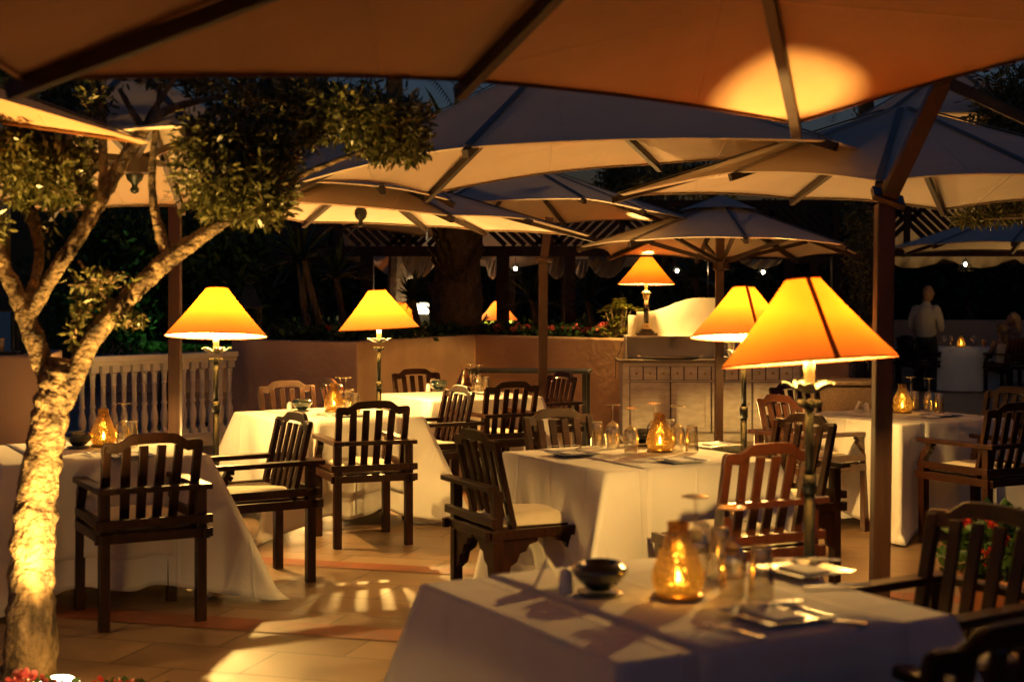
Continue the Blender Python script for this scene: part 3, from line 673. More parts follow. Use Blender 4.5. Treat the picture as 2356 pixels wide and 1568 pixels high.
def floor_lamp(px, d, label, tx=0, ty=0, power=165, turn=0, seam=False, rz=0, mm='shade', by=0, bz=1.475, rt=.068):
    t = thing('floor_lamp', label, 'floor lamp', ((px - 1178) / F * d, d, 0), rz, 'black floor lamps with orange conical shades')
    m = MB(); m.lathe([(.001, 0), (.15, 0), (.155, .012), (.14, .022), (.04, .035), (.022, .06), (.019, .10)], 28)
    m.build('base', M['black_metal'], t, smooth=True)
    m = MB(); m.tube([(0, 0, .08), (0, 0, .86)], .020, 14); m.tube([(0, 0, .86), (0, 0, .93)], .026, 14); m.tube([(0, 0, .93), (0, 0, 1.2)], .0165, 14); m.tube([(0, 0, .70 - .2), (0, 0, .55)], .024, 14)
    m.build('pole', M['black_metal'], t, smooth=True)
    m = MB()
    for k in range(5):
        a = 2 * math.pi * (k + turn) / 5; ca, sa = math.cos(a), math.sin(a); n1, n2 = 8, 4; o = len(m.v)
        for i in range(n1 + 1):
            s_ = i / n1; r = .015 + .085 * s_; wd_ = .036 * math.sin(math.pi * min(1, s_ * .88 + .06)) ** .7
            z = 1.235 + .020 * s_ + .022 * s_ * s_ - (.012 * max(0, s_ - .8) * 5)
            for j in range(n2 + 1):
                w = -1 + 2 * j / n2; x = r; y = w * wd_; zz = z + .010 * w * w * s_
                m.v.append((x * ca - y * sa, x * sa + y * ca, zz))
        for i in range(n1):
            for j in range(n2): m.f.append((o + i * (n2 + 1) + j, o + i * (n2 + 1) + j + 1, o + (i + 1) * (n2 + 1) + j + 1, o + (i + 1) * (n2 + 1) + j))
    p = m.build('flower_collar', M['petal'], t, smooth=True); s_ = p.modifiers.new('thickness', 'SOLIDIFY'); s_.thickness = .003
    m = MB()
    for k in range(5):
        a = 2 * math.pi * (k + turn + .5) / 5; m.ball((.030 * math.cos(a), .030 * math.sin(a), 1.195), .02, (1, 1, .8), 10, 6)
    m.build('bud_ring', M['black_metal'], t, smooth=True)
    m = MB(); m.tube([(0, 0, 1.235), (0, 0, 1.375)], .0195, 16); m.build('candle_sleeve', M['socket'], t, smooth=True)
    m = MB(); m.tube([(0, 0, 1.375), (0, 0, 1.45)], .012, 12); m.ball((0, 0, 1.475), .009, (1, 1, 1.25)); m.build('bulb', M['bulb'], t, smooth=True)
    sh = shade_parts(t, 1.35, tx, ty, mm=mm, rt=rt)
    if seam:
        sm = MB(); 
        for a in (R(-84),): sm.beam((.3265 * math.cos(a), .3265 * math.sin(a), 0.002), ((rt + .002) * math.cos(a), (rt + .002) * math.sin(a), .309), .018, .003, up=(math.cos(a), math.sin(a), .8))
        sm.build('seam_tape', M['trim'], sh)
    pointlight('bulb_light', (-by * math.sin(-rz), by * math.cos(rz), bz), power, BULB, .024, t)
    return t
floor_lamp(497, 9.15, 'leftmost black floor lamp with a glowing orange cone shade', R(-5.5), 0, 165, .1)
floor_lamp(872, 11.4, 'small looking floor lamp with orange shade in front of the stucco wall, second from left', R(0), R(-3.0), 205, .3)
floor_lamp(1711, 8.7, 'floor lamp whose orange shade is half hidden behind the largest shade', R(-6.0), R(1), 110, .2, seam=True)
floor_lamp(1862, 5.3, 'nearest floor lamp with the largest tilted orange shade', R(-4.2), R(-3.8), 80, .45, seam=True, mm='shade_near', by=.02, bz=1.435, rt=.064)

floor_lamp(-1590, 2.6, 'added fill floor lamp standing out of view on the near left', 0, 0, 40, .2)  # unseen lamp added to warm the left side of the foreground cloth
floor_lamp(1850, 13.5, 'added fill floor lamp hidden behind the largest orange shade', 0, 0, 120, .2)  # hidden lamp added to brighten the sideboard front

# ------------------------------------------------------------ cabinet with lamp, trays
CY = 15.9; sc = F / CY
cx0 = (1432 - 1178) / sc; cx1 = (1841 - 1178) / sc; ccx = (cx0 + cx1) / 2; cw = cx1 - cx0
cab = thing('sideboard', 'white distressed wooden sideboard with many small drawers and a curved back panel', 'sideboard', (ccx, CY, 0))
m = MB(); m.box((0, .25, .48), (cw, .48, .80)).box((0, .25, .04), (cw - .04, .46, .08)); m.build('carcass', M['worn_white'], cab, bevel=.004)
m = MB(); m.box((0, .235, .905), (cw + .10, .55, .022)); m.box((0, .235, .886), (cw + .06, .52, .016)); m.build('countertop', M['greymarble'], cab, bevel=.004)
MB().box((0, .0075, .762), (cw - .16, .002, .155)).box((0, .0075, .38), (cw - .16, .002, .57)).build('gap_shade', M['rib'], cab)  # dark sheet behind drawers and doors stands in for shade in the gaps
dw = (cw - .16) / 12
for i in range(12):
    x = -cw / 2 + .08 + dw * (i + .5)
    dr = MB().box((x, .004, .762), (dw - .014, .016, .146)).box((x, -.006, .762), (dw - .045, .010, .10)).build('drawer', M['worn_white'], cab, bevel=.003)
    MB().ball((x, -.026, .762), .015).build('knob', M['brass'], dr, smooth=True)
w4 = (cw - .16) / 4
for i in range(4):
    x = -cw / 2 + .08 + w4 * (i + .5)
    dr = MB().box((x, .004, .38), (w4 - .014, .016, .56))
    for s_ in (-1, 1): dr.box((x + s_ * (w4 / 2 - .042), -.012, .38), (.06, .018, .545)); dr.box((x, -.0115, .38 + s_ * .24), (w4 - .146, .017, .062))
    dr = dr.build('door', M['worn_white'], cab, bevel=.003)
    MB().ball((x + (w4 / 2 - .04) * (1 if i % 2 == 0 else -1), -.022, .42), .012).build('knob', M['silver'], dr, smooth=True)
m = MB(); m.box((0, .35, 1.165), (cw - .10, .22, .022)); m.build('shelf', M['white_paint'], cab, bevel=.003)
m = MB(); m.box((0, .465, 1.04), (cw - .1, .02, .24))
for s_ in (-1, 1): m.box((s_ * (cw / 2 - .06), .35, 1.035), (.02, .24, .24))
m.build('shelf_back', M['white_paint'], cab, bevel=.003)
for x in (-.42, -.36, .36, .42):
    b = MB(); b.box((x, .40, 1.115), (.022, .10, .05)); b.box((x, .43, 1.06), (.018, .05, .07)); b.build('shelf_bracket', M['white_paint'], cab, bevel=.006)
# curved back panel
prof = []; n = 60
for i in range(n + 1):
    u = -1 + 2 * i / n; x = u * (cw / 2 - .20); a = abs(u); s_ = min(1, max(0, (a - .12) / .75)); z = 1.585 - .085 * 0 - (s_ * s_ * (3 - 2 * s_)) * .16 - (a * .0)
    prof.append((x, z + .02))
vs = []; m = MB()
for y in (.455, .48):
    for x, z in prof: vs += [(x, y, 1.176), (x, y, z)]
k = len(prof) * 2; fs = []
for i in range(n):
    fs.append((i * 2, i * 2 + 2, i * 2 + 3, i * 2 + 1)); fs.append((k + i * 2 + 1, k + i * 2 + 3, k + i * 2 + 2, k + i * 2)); fs.append((i * 2 + 1, i * 2 + 3, k + i * 2 + 3, k + i * 2 + 1))
fs += [(0, 1, k + 1, k), (n * 2, k + n * 2, k + n * 2 + 1, n * 2 + 1)]
m.add(vs, fs)
for s_ in (-1, 1): m.box((s_ * (cw / 2 - .15), .467, 1.29), (.10, .024, .23)); m.box((s_ * (cw / 2 - .205), .4675, 1.295), (.01, .0235, .24))
m.build('back_panel', M['white_paint'], cab, bevel=.003)
# table lamp on the shelf
lx = (1487 - 1178) / F * (CY + .34); tl = thing('table_lamp', 'table lamp with black marble column and orange shade standing on the sideboard', 'table lamp', (lx, CY + .34, 1.1765))
m = MB(); m.box((0, 0, .015), (.24, .17, .03)).box((0, 0, .042), (.17, .15, .024)).box((0, 0, .064), (.125, .125, .02)); m.build('plinth', M['marble'], tl, bevel=.003)
m = MB(); m.lathe([(.06, .074), (.058, .085), (.046, .095), (.05, .105), (.038, .13), (.034, .14)], 20); m.build('column_foot', M['gilt'], tl, smooth=True)
m = MB(); m.lathe([(.031, .14), (.029, .30), (.027, .415)], 20, closed=True); m.build('column', M['marble'], tl, smooth=True)
m = MB(); m.lathe([(.028, .415), (.033, .42), (.030, .43), (.042, .455), (.036, .46), (.048, .482)], 16); m.box((0, 0, .488), (.105, .105, .012)); m.lathe([(.045, .494), (.02, .515), (.012, .535), (.022, .55), (.012, .57), (.02, .59)], 16)
m.build('capital', M['gilt'], tl, smooth=False)
m = MB(); m.ball((0, 0, .67), .009, (1, 1, 1.25)); m.build('bulb', M['bulb'], tl, smooth=True)
shade_parts(tl, .585, R(-1.2), R(.6)); pointlight('bulb_light', (0, 0, .67), 100, BULB, .016, tl)
m = MB(); m.tube([(lx - .14, CY + .30, 1.181), (lx - .3, CY + .26, 1.186), (cx0 + .02, CY + .22, 1.12), (cx0 - .02, CY + .2, .98), (cx0 - .065, CY + .15, .93), (cx0 - .07, CY + .1, .7)], .004, 6)
tag(m.build('lamp_cord', M['black_metal'], smooth=True), 'thin dark cord running down the left end of the sideboard', 'cord')
def tray(x, w, label):
    t = thing('serving_tray', label, 'tray', (x, CY + .12, .917), 0, 'oval silver serving trays')
    m = MB(); pr = [(.001, .004), (.82, .004), (.90, .012), (1.0, .026), (1.0, .029), (.89, .016), (.8, .008), (.001, .008)]
    o = len(m.v); m.lathe(pr, 32); m.v = [(vx * w, math.copysign(abs(vy) ** .9, vy) * .17, z) for vx, vy, z in m.v]; m.build('dish', M['silver'], t, smooth=True)
    for s_ in (-1, 1):
        m = MB(); m.tube([(s_ * (w - .02), -.05, .026), (s_ * (w + .03), -.04, .042), (s_ * (w + .03), .04, .042), (s_ * (w - .02), .05, .026)], .006, 8); m.build('handle', M['silver'], t, smooth=True)
tray((1545 - 1178) / sc, .34, 'long silver serving tray at the left of the sideboard counter')
tray((1725 - 1178) / sc, .3, 'silver serving tray on the sideboard counter behind the brown umbrella pole')
m = MB(); bx = (1690 - 1178) / sc; m.lathe([(.001, 0), (.055, 0), (.06, .02), (.07, .15), (.072, .152), (.068, .148), (.058, .02), (.001, .01)], 24); m.beam((-.02, 0, .12), (-.11, 0, .10), .02, .006); m.beam((.0, 0, .1), (-.07, -.03, .19), .012, .008)
o = m.build('ice_bucket', M['silver'], smooth=True); o.location = (bx, CY + .13, .947); tag(o, 'small silver ice bucket with tongs on the sideboard', 'ice bucket')

# low black bench table by the wall
bt = thing('side_table', 'long black metal side table against the textured wall behind the rearmost table', 'side table', ((1219 - 1178) / F * 14.6, 14.6, 0), R(-8))
MB().box((0, 0, .855), (1.24, .5, .03)).build('tabletop', M['black_metal'], bt, bevel=.004)
for sx in (-1, 1):
    for sy in (-1, 1): MB().box((sx * .58, sy * .2, .42), (.045, .045, .84)).build('leg', M['black_metal'], bt)

# ------------------------------------------------------------ umbrellas
def edge_pt(a, b, apex, s_, sag):
    p = a.lerp(b, s_); k = 4 * s_ * (1 - s_) * sag; return p + (apex - p) * k + Vector((0, 0, -.0 * k))
def umbrella(label, apex, rim, sag=.045, mast=None, hubdrop=.08, ribw=.034, canvas='canvas', strut=None, vents=False, hem=.05, finial=False, name='parasol', arms=(), skip=()):
    A = W(*apex); Rm = [W(*p) for p in rim]; n = len(Rm); cen = sum(Rm, Vector()) / n
    t = thing(name, label, 'umbrella', (mast[0].x, mast[0].y, 0) if mast else (A.x, A.y, 0), 0, 'large canvas umbrellas over the terrace')
    off = Vector(t.location); mb = MB(); NS, NR = 12, 10
    def q(v): return tuple(v - off)
    for i in range(n):
        a, b = Rm[i], Rm[(i + 1) % n]; o = len(mb.v)
        for j in range(NR + 1):
            r = j / NR
            for s in range(NS + 1):
                s_ = s / NS; e = edge_pt(a, b, A, s_, sag); p = A.lerp(e, max(r, .004))
                p = p - Vector((0, 0, 1)) * (.16 * sag * 4 * s_ * (1 - s_) * r * (1 - r) * 4 * .6) ; mb.v.append(q(p))
        for j in range(NR):
            for s in range(NS):
                k = o + j * (NS + 1) + s; mb.f.append((k, k + NS + 1, k + NS + 2, k + 1))
        # hem band turned down
        o = len(mb.v)
        for s in range(NS + 1):
            e = edge_pt(a, b, A, s / NS, sag); mb.v.append(q(e)); mb.v.append(q(e + (A - e).normalized() * .03 - Vector((0, 0, hem * .35))))
        for s in range(NS): mb.f.append((o + 2 * s, o + 2 * s + 1, o + 2 * s + 3, o + 2 * s + 2))
    c = mb.build('canopy', M[canvas], t, smooth=False); 
    me = c.data; me.polygons.foreach_set('use_smooth', [True] * len(me.polygons))
    md = c.modifiers.new('weld', 'WELD'); md.merge_threshold = .0005
    es = c.modifiers.new('split', 'EDGE_SPLIT'); es.split_angle = R(9)
    hub = A - Vector((0, 0, hubdrop))
    for v in Rm:
        a_ = A.lerp(v, .06) + Vector((0, 0, .012)); b_ = A.lerp(v, 1.0) + Vector((0, 0, .010)); MB().beam(a_ - off, b_ - off, .035, .004).build('seam_tape', M['seam'], t)
    for v in Rm:
        if Rm.index(v) in skip: continue
        d = (v - hub).normalized(); st_ = hub + d * .06 - Vector((0, 0, .0)); en = v - Vector((0, 0, ribw * .75)) + d * .03
        MB().beam(st_ - off, en - off, ribw, ribw * 1.25).build('rib', M['rib'], t, bevel=.002)
        if strut:
            mid = hub.lerp(v, strut[1]) - Vector((0, 0, .05)); lo = Vector((hub.x, hub.y, strut[0])); dd = (mid - lo); dd.z = 0; lo = lo + dd.normalized() * .05
            MB().beam(lo - off, mid - off, ribw * .8, ribw).build('strut', M['rib'], t)
    MB().lathe([(.03, -.08), (.07, -.07), (.07, .0), (.03, .02)], 12, c=q(hub), closed=True).build('hub', M['rib'], t)
    if strut:
        MB().lathe([(.04, -.09), (.09, -.08), (.09, .0), (.04, .03)], 12, c=(hub.x - off.x, hub.y - off.y, strut[0]), closed=True).build('runner', M['rib'], t)
    if finial:
        m = MB(); fz = finial; hz = hub.z; m.tube([q(hub), (hub.x - off.x, hub.y - off.y, fz + .03)], .035, 12)
        m.build('hub_stem', M['socket'], t, smooth=True)
        MB().lathe([(.02, .05), (.045, .03), (.05, 0), (.04, -.035), (.018, -.055), (.014, -.07), (.024, -.085), (.02, -.10), (.002, -.108)], 16, c=(hub.x - off.x, hub.y - off.y, fz)).build('finial', M['black_metal'], t, smooth=True)
    if vents:
        mb = MB(); m2 = []
        for i in range(n):
            a = A + Vector((0, 0, .05)); m2.append(q(a.lerp(Rm[i] + Vector((0, 0, .05)), .30)))
        mb.add([q(A + Vector((0, 0, .07)))] + m2, [(0, 1 + i, 1 + (i + 1) % n) for i in range(n)]); mb.build('vent_cap', M[canvas], t)
    if mast:
        m = MB(); pts = [p - off for p in mast]; w = .085
        m.beam(pts[0], pts[1], w, w, up=(0, 1, 0)); m.build('mast', M['pole'], t, bevel=.006)
        for a, b in zip(pts[1:], pts[2:]): MB().beam(a, b, w * .9, w * .9, up=(0, 1, 0)).build('mast_arm', M['pole'], t, bevel=.006)
        if len(pts) > 2:
            d = (pts[2] - pts[1]).normalized(); MB().beam(pts[1] + d * .02, pts[1] + d * .05, .16, .13, up=(0, 1, 0)).build('joint_collar', M['pole'], t, bevel=.004)
        MB().box((pts[0].x, pts[0].y, .015), (.5, .5, .03)).build('base_plate', M['black_metal'], t, bevel=.004)
    for (a, b, wd_) in arms: MB().beam(a - off, b - off, wd_, wd_).build('arm', M['black_metal'], t, bevel=.004)
    return t
# big foreground umbrella with its mast on the right
p0 = Vector(((2022 - 1178) / F * 6.9, 6.9, 0)); p1 = W(2036, 470, 6.9); p2 = W(2172, 180, 6.6)
u1rim = [(40, 183, 4.1), (1065, 188, 4.75), (1832, 284, 5.62), (2760, 45, 4.6)]
wh = lambda x, y, z: (1178 + F * x / y, 690 - F * (z - H) / y, y)
u1rim += [wh(2.5, 3.0, 2.42), wh(1.5, 1.75, 2.35), wh(-.1, 1.55, 2.3), wh(-1.5, 2.6, 2.25)]
umbrella('huge blurred foreground umbrella spanning the top of the picture', (1681, -492, 3.65), u1rim, .02, [p0, p1, p2, W(2330, -260, 5.3), wh(.6, 3.65, 3.15) and W(1681, -620, 3.65)], ribw=.038, canvas='canvas3', arms=[(W(2190, 195, 6.5), W(2420, 300, 6.3), .055)])
umbrella('grey topped umbrella with its orange underside across the upper middle', (1278, 128, 8.18),
         [(1075, 338, 6.7), (1913, 323, 6.9), (2077, 372, 8.5), (1515, 377, 9.8), (985, 447, 9.6), (687, 419, 8.0)], .05, None)
umbrella('umbrella whose narrow right corner shows below the left end of the middle umbrella', (780, 300, 10.2), [(640, 418, 9.0), (880, 428, 8.8), (1036, 460, 9.8), (900, 459, 11.4), (660, 455, 11.6), (500, 440, 10.4)], .03)
umbrella('umbrella over the left middle table with a long lit underside and right tip', (830, 385, 11.0),
         [(660, 462, 9.4), (1036, 495, 10.0), (1217, 503, 10.8), (1362, 543, 12.0), (1115, 530, 13.4), (978, 520, 13.2), (700, 511, 12.6), (520, 490, 11.0)], .03,
         [Vector(((1248 - 1178) / F * 13.2, 13.2, 0)), W(1250, 606, 13.2), W(1264, 500, 13.2)], finial=2.25)
umbrella('blue grey topped umbrella in the middle distance', (1195, 370, 14.5), [(1010, 470, 12.6), (1343, 456, 12.6), (1480, 482, 13.3), (1612, 510, 14.6), (1528, 506, 16.4), (1300, 513, 17), (1120, 508, 16.5), (940, 490, 14.5)], .04, canvas='canvas2')
umbrella('broad grey umbrella at the upper right with a shaded tan underside', (2075, 243, 8.4), [(1419, 449, 9.2), (1690, 395, 8.0), (2022, 416, 7.2), (2420, 402, 7.0), (2720, 410, 8.4), (2520, 455, 10.2), (2169, 482, 10.6), (1824, 456, 10.4)], .045, canvas='canvas2')
umbrella('market umbrella with a centre pole and radiating struts in front of the sideboard', (1660, 463, 14.9), [(1334, 568, 15), (1452, 553, 13.8), (1716, 546, 13.4), (1942, 562, 14), (1973, 584, 15.3), (1832, 594, 16.5), (1603, 595, 16.7), (1405, 587, 16.1)], .05,
         [Vector(((1653 - 1178) / F * 14.9, 14.9, 0)), W(1657, 480, 14.9)], canvas='canvas2', strut=(1.98, .62), vents=True, ribw=.04)
umbrella('dark blue grey umbrella at the right edge over the distant diners', (2420, 452, 18), [(2040, 573, 18), (2150, 562, 16.6), (2330, 556, 16), (2600, 560, 16.4), (2790, 572, 18), (2600, 585, 20), (2330, 576, 20.4), (2080, 583, 20)], .04, canvas='canvas2')
umbrella('umbrella behind the tree with a black finial hanging under its hub', (310, 150, 7.4), [(140, 318, 5.9), (432, 288, 5.9), (640, 350, 7.3), (420, 475, 9.0), (118, 490, 9.3), (-210, 430, 7.9)], .03,
         [Vector(((403 - 1178) / F * 10.4, 10.4, 0)), W(403, 450, 10.4), W(410, 380, 10.0)], finial=2.24, strut=(2.32, .55))
umbrella('tan umbrella corner pointing in from the left edge', (-700, -50, 5.2), [(343, 328, 5.7), (-400, 112, 4.4), (-1000, 20, 4.0), (-1300, 120, 5.2), (-1000, 200, 6.2), (-350, 238, 6.0)], .012, canvas='canvas3', skip=(0,))
umbrella('unlit far umbrella tip in front of the pergola lattice', (985, 440, 18), [(760, 505, 17), (1000, 500, 16), (1230, 505, 17.5), (1200, 528, 20), (982, 544, 20.5), (790, 520, 19.5)], .03)
umbrella('umbrella seen from below in the gap at the top right', (2190, 150, 11.5), [(1960, 280, 11), (2040, 262, 9.8), (2330, 262, 9.8), (2480, 275, 11.5), (2300, 300, 13.4), (2010, 296, 13.2)], .03)

# ------------------------------------------------------------ balustrade
b0 = Vector((-4.35, 14.2, 0)); b1 = Vector((-3.09, 15.8, 0))
bal = thing('balustrade', 'white balustrade with turned balusters between the tree and the stucco wall', 'balustrade', (b0 + b1) / 2)
bd = (b1 - b0); bl = bd.length; bal.rotation_euler = (0, 0, math.atan2(bd.y, bd.x))
MB().box((0, 0, .985), (bl, .17, .06)).box((0, 0, .935), (bl, .11, .045)).build('top_rail', M['white_paint'], bal, bevel=.01)
MB().box((0, 0, .075), (bl, .16, .15)).build('bottom_rail', M['white_paint'], bal, bevel=.01)
prof = [(.036, .0), (.036, .08), (.026, .085), (.03, .10), (.042, .18), (.040, .24), (.026, .30), (.024, .33), (.033, .34), (.033, .36), (.026, .375), (.024, .55), (.032, .56), (.026, .58), (.030, .66), (.038, .675), (.026, .69), (.038, .7)]
NB = 16
for i in range(NB):
    x = -bl / 2 + (i + .5) * bl / NB
    MB().lathe(prof[:], 14, c=(x, 0, .15)).box((x, 0, .877), (.085, .085, .075)).box((x, 0, .175), (.078, .078, .05)).build('baluster', M['white_paint'], bal, smooth=False)

# ------------------------------------------------------------ lanterns
def lantern(loc, rz, label, s=1.0):
    t = thing('lantern', label, 'lantern', loc, rz, 'black metal garden lanterns'); t.scale = (s, s, s)
    m = MB().box((0, 0, .015), (.30, .30, .03)); m.build('base', M['black_metal'], t)
    for sx in (-1, 1):
        for sy in (-1, 1): MB().box((sx * .125, sy * .125, .2), (.014, .014, .34)).build('corner_post', M['black_metal'], t)
    m = MB(); m.box((0, 0, .375), (.32, .32, .014)); m.lathe([(.21, .38), (.06, .62), (.03, .64), (.03, .66)], 4, off=.5, closed=True); m.build('roof', M['black_metal'], t)
    m = MB(); m.tube([(.045 * math.cos(a), 0, .71 + .05 * math.sin(a)) for a in [2 * math.pi * k / 20 for k in range(21)]], .006, 6, cap=False); m.build('ring', M['black_metal'], t)
    MB().lathe([(.001, .03), (.035, .03), (.035, .14), (.001, .14)], 16).build('candle', M['wax'], t, smooth=True)
lantern((-4.42, 12.28, 1.11), .2, 'black lantern with ring top on the low wall at the left edge')
lantern(W(572, 782, 16.4), .3, 'black lantern with pierced pyramid roof on the planter behind the leftmost lamp')

# ------------------------------------------------------------ foliage helpers
def leaves(centers, n, L_=.05, wr=.28, shell=.6, up=0):
    """centers: list of (pos, (rx,ry,rz)); returns MB of rhombic leaves"""
    vol = np.array([c[1][0] * c[1][1] * c[1][2] for c in centers]) ** .75; pr = vol / vol.sum()
    idx = rng.choice(len(centers), n, p=pr)
    P = np.array([c[0] for c in centers])[idx]; Rr = np.array([c[1] for c in centers])[idx]
    d = rng.normal(size=(n, 3)); d /= np.linalg.norm(d, axis=1)[:, None]; r = rng.uniform(0, 1, n) ** shell
    pos = P + d * Rr * r[:, None] * (1 + .18 * np.sin(d[:, :1] * 7 + d[:, 1:2] * 5 + idx[:, None]))
    ax = d * .7 + rng.normal(size=(n, 3)) * .7 + np.array([0, 0, up]); ax /= np.linalg.norm(ax, axis=1)[:, None]
    sd = np.cross(ax, rng.normal(size=(n, 3))); sd /= np.linalg.norm(sd, axis=1)[:, None]
    nn = np.cross(ax, sd)
    l = L_ * rng.uniform(.6, 1.25, n)[:, None]; w = l * wr
    v = np.stack([pos, pos + ax * l * .35 + sd * w * .5, pos + ax * l * .7 + sd * w * .42 + nn * l * .04, pos + ax * l, pos + ax * l * .7 - sd * w * .42 + nn * l * .04, pos + ax * l * .35 - sd * w * .5], 1).reshape(-1, 3)
    m = MB(); m.v = v.tolist(); m.f = [tuple(range(i * 6, i * 6 + 6)) for i in range(n)]; return m
def blades(mb, c, n, L_, w=.03, droop=.5, up=.5, seg=5, spread=1.0):
    for _ in range(n):
        a = random.uniform(0, 6.283); el = random.uniform(-.3, 1.2) * spread + up * .3; ln = L_ * random.uniform(.7, 1.1)
        d = Vector((math.cos(a) * math.cos(el), math.sin(a) * math.cos(el), math.sin(el))); s_ = d.cross(Vector((0, 0, 1))).normalized() * w
        o = len(mb.v); p = Vector(c)
        for i in range(seg + 1):
            f = i / seg; q = p + d * ln * f - Vector((0, 0, 1)) * droop * ln * f * f * .5; k = (1 - f) ** .6 if i < seg else .02
            mb.v.append(tuple(q + s_ * k)); mb.v.append(tuple(q - s_ * k + Vector((0, 0, .0))))
        for i in range(seg): mb.f.append((o + 2 * i, o + 2 * i + 1, o + 2 * i + 3, o + 2 * i + 2))
    return mb
def path(pts, d0=6.0): return [W(p[0], p[1], p[3] if len(p) > 3 else d0) for p in pts]
def smooth_path(P, Rd, k=4):
    out, ro = [], []
    n = len(P)
    for i in range(n - 1):
        p0, p1, p2, p3 = P[max(i - 1, 0)], P[i], P[i + 1], P[min(i + 2, n - 1)]
        for j in range(k):
            t = j / k; out.append(.5 * ((2 * p1) + (p2 - p0) * t + (2 * p0 - 5 * p1 + 4 * p2 - p3) * t * t + (3 * p1 - p0 - 3 * p2 + p3) * t ** 3)); ro.append(Rd[i] * (1 - t) + Rd[i + 1] * t)
    out.append(P[-1]); ro.append(Rd[-1]); return out, ro

# ------------------------------------------------------------ the lit olive tree
tb = W(66, 1552, 6.0); olive = thing('olive_tree', 'gnarled olive tree lit from below at the left edge', 'tree', (tb.x, tb.y, 0))
off = Vector(olive.location)
def limb(pts, name='limb', seg=14, knots=.10):
    P = path(pts); Rd = [p[2] * (.74 if name == 'limb' else .96) / 2 / F * (p[3] if len(p) > 3 else 6.0) for p in pts]; P, Rd = smooth_path(P, Rd, 6)
    Rd = [r * (1 + .12 * math.sin(i * 1.7 + pts[0][0]) * random.random()) for i, r in enumerate(Rd)]
    m = MB(); m.tube([p - off for p in P], Rd, seg, wob=knots); return m.build(name, M['bark'], olive, smooth=True)
trunk = limb([(64, 1590, 135), (70, 1500, 122), (72, 1380, 110), (76, 1260, 106), (84, 1150, 94), (98, 1060, 86), (112, 980, 86), (126, 910, 90), (138, 855, 80), (144, 825, 56)], 'trunk', 26, .09)
limb([(128, 930, 62), (100, 840, 68), (72, 760, 62), (44, 690, 54), (12, 620, 46), (-12, 545, 40), (-30, 440, 30)])
limb([(62, 745, 40), (98, 670, 46), (140, 605, 46), (190, 530, 48), (228, 462, 50), (265, 400, 46), (305, 335, 38), (345, 282, 32), (395, 250, 26), (460, 232, 20), (520, 222, 12)])
limb([(150, 920, 60), (178, 850, 66), (220, 770, 60), (285, 695, 56), (345, 635, 56), (392, 592, 60), (440, 560, 50), (495, 522, 40), (560, 485, 32), (620, 452, 26), (690, 405, 20), (760, 375, 16), (840, 345, 10)])
limb([(392, 600, 44), (375, 555, 38), (362, 510, 30), (352, 455, 24), (350, 400, 24), (355, 330, 20), (362, 250, 14), (368, 190, 10)])
limb([(232, 468, 32), (238, 400, 30), (236, 320, 28), (234, 240, 24), (232, 170, 16)])
limb([(310, 330, 26), (322, 290, 24), (300, 250, 20), (275, 205, 14)])
limb([(318, 315, 24), (350, 260, 20), (385, 205, 16), (410, 170, 10)])
limb([(290, 690, 20), (270, 720, 18), (215, 640, 14), (180, 600, 8)])
limb([(62, 470, 40, 6.3), (80, 520, 36, 6.3), (90, 600, 30, 6.3), (60, 700, 30, 6.2)])
limb([(540, 500, 18), (520, 440, 16), (548, 330, 14), (570, 250, 10)])
def olc(lst, n, label=None, L_=.05):
    cs = [(tuple(W(x, y, d) - off), (rx / F * d, rz, ry / F * d)) for (x, y, d, rx, ry, rz) in lst]
    tw = MB()
    for c, rad in cs:
        for _ in range(16):
            e = Vector(c) + Vector([random.uniform(-.95, .95) * q for q in rad]); a_ = Vector(c) + Vector([random.uniform(-.3, .3) * q for q in rad]); mid = (a_ + e) / 2 + Vector((0, 0, random.uniform(-.03, .03)))
            tw.tube([a_, mid, e], [.006, .004, .0015], 5)
    tw.build('twigs', M['bark'], olive)
    return leaves(cs, int(n * .92), L_ * .9, .30, .62).build('foliage', M['olive_leaf'], olive)
olc([(470, 330, 6, 80, 75, .2), (560, 330, 6.1, 110, 80, .25), (500, 420, 6, 100, 90, .25), (590, 430, 6.0, 95, 75, .22), (640, 350, 6.1, 60, 90, .2), (560, 490, 6, 90, 35, .15), (620, 480, 6, 50, 40, .15)], 6800)
olc([(740, 250, 6.1, 80, 60, .25), (830, 270, 6.1, 100, 75, .28), (920, 290, 6.1, 72, 75, .22), (950, 335, 6.1, 42, 40, .15), (880, 340, 6.1, 60, 35, .15), (700, 300, 6.1, 50, 50, .2)], 7500)
olc([(60, 330, 6, 70, 45, .2), (110, 390, 6, 95, 70, .25), (60, 440, 6.1, 60, 45, .2), (160, 440, 6, 55, 40, .2), (30, 380, 5.9, 45, 60, .15), (190, 345, 6, 30, 40, .12)], 4300)
olc([(215, 230, 6, 40, 70, .15), (440, 182, 6.2, 150, 20, .3), (600, 210, 6.2, 150, 36, .3), (130, 215, 6.2, 90, 310, .3), (680, 205, 6.2, 80, 36, .25)], 4600)
olc([(205, 700, 6.0, 40, 55, .12), (225, 645, 5.9, 75, 22, .1), (290, 735, 6, 45, 22, .1), (175, 770, 6, 22, 40, .1)], 480)
olc([(-20, 250, 5.8, 40, 40, .15), (-10, 520, 5.9, 25, 30, .1)], 500)
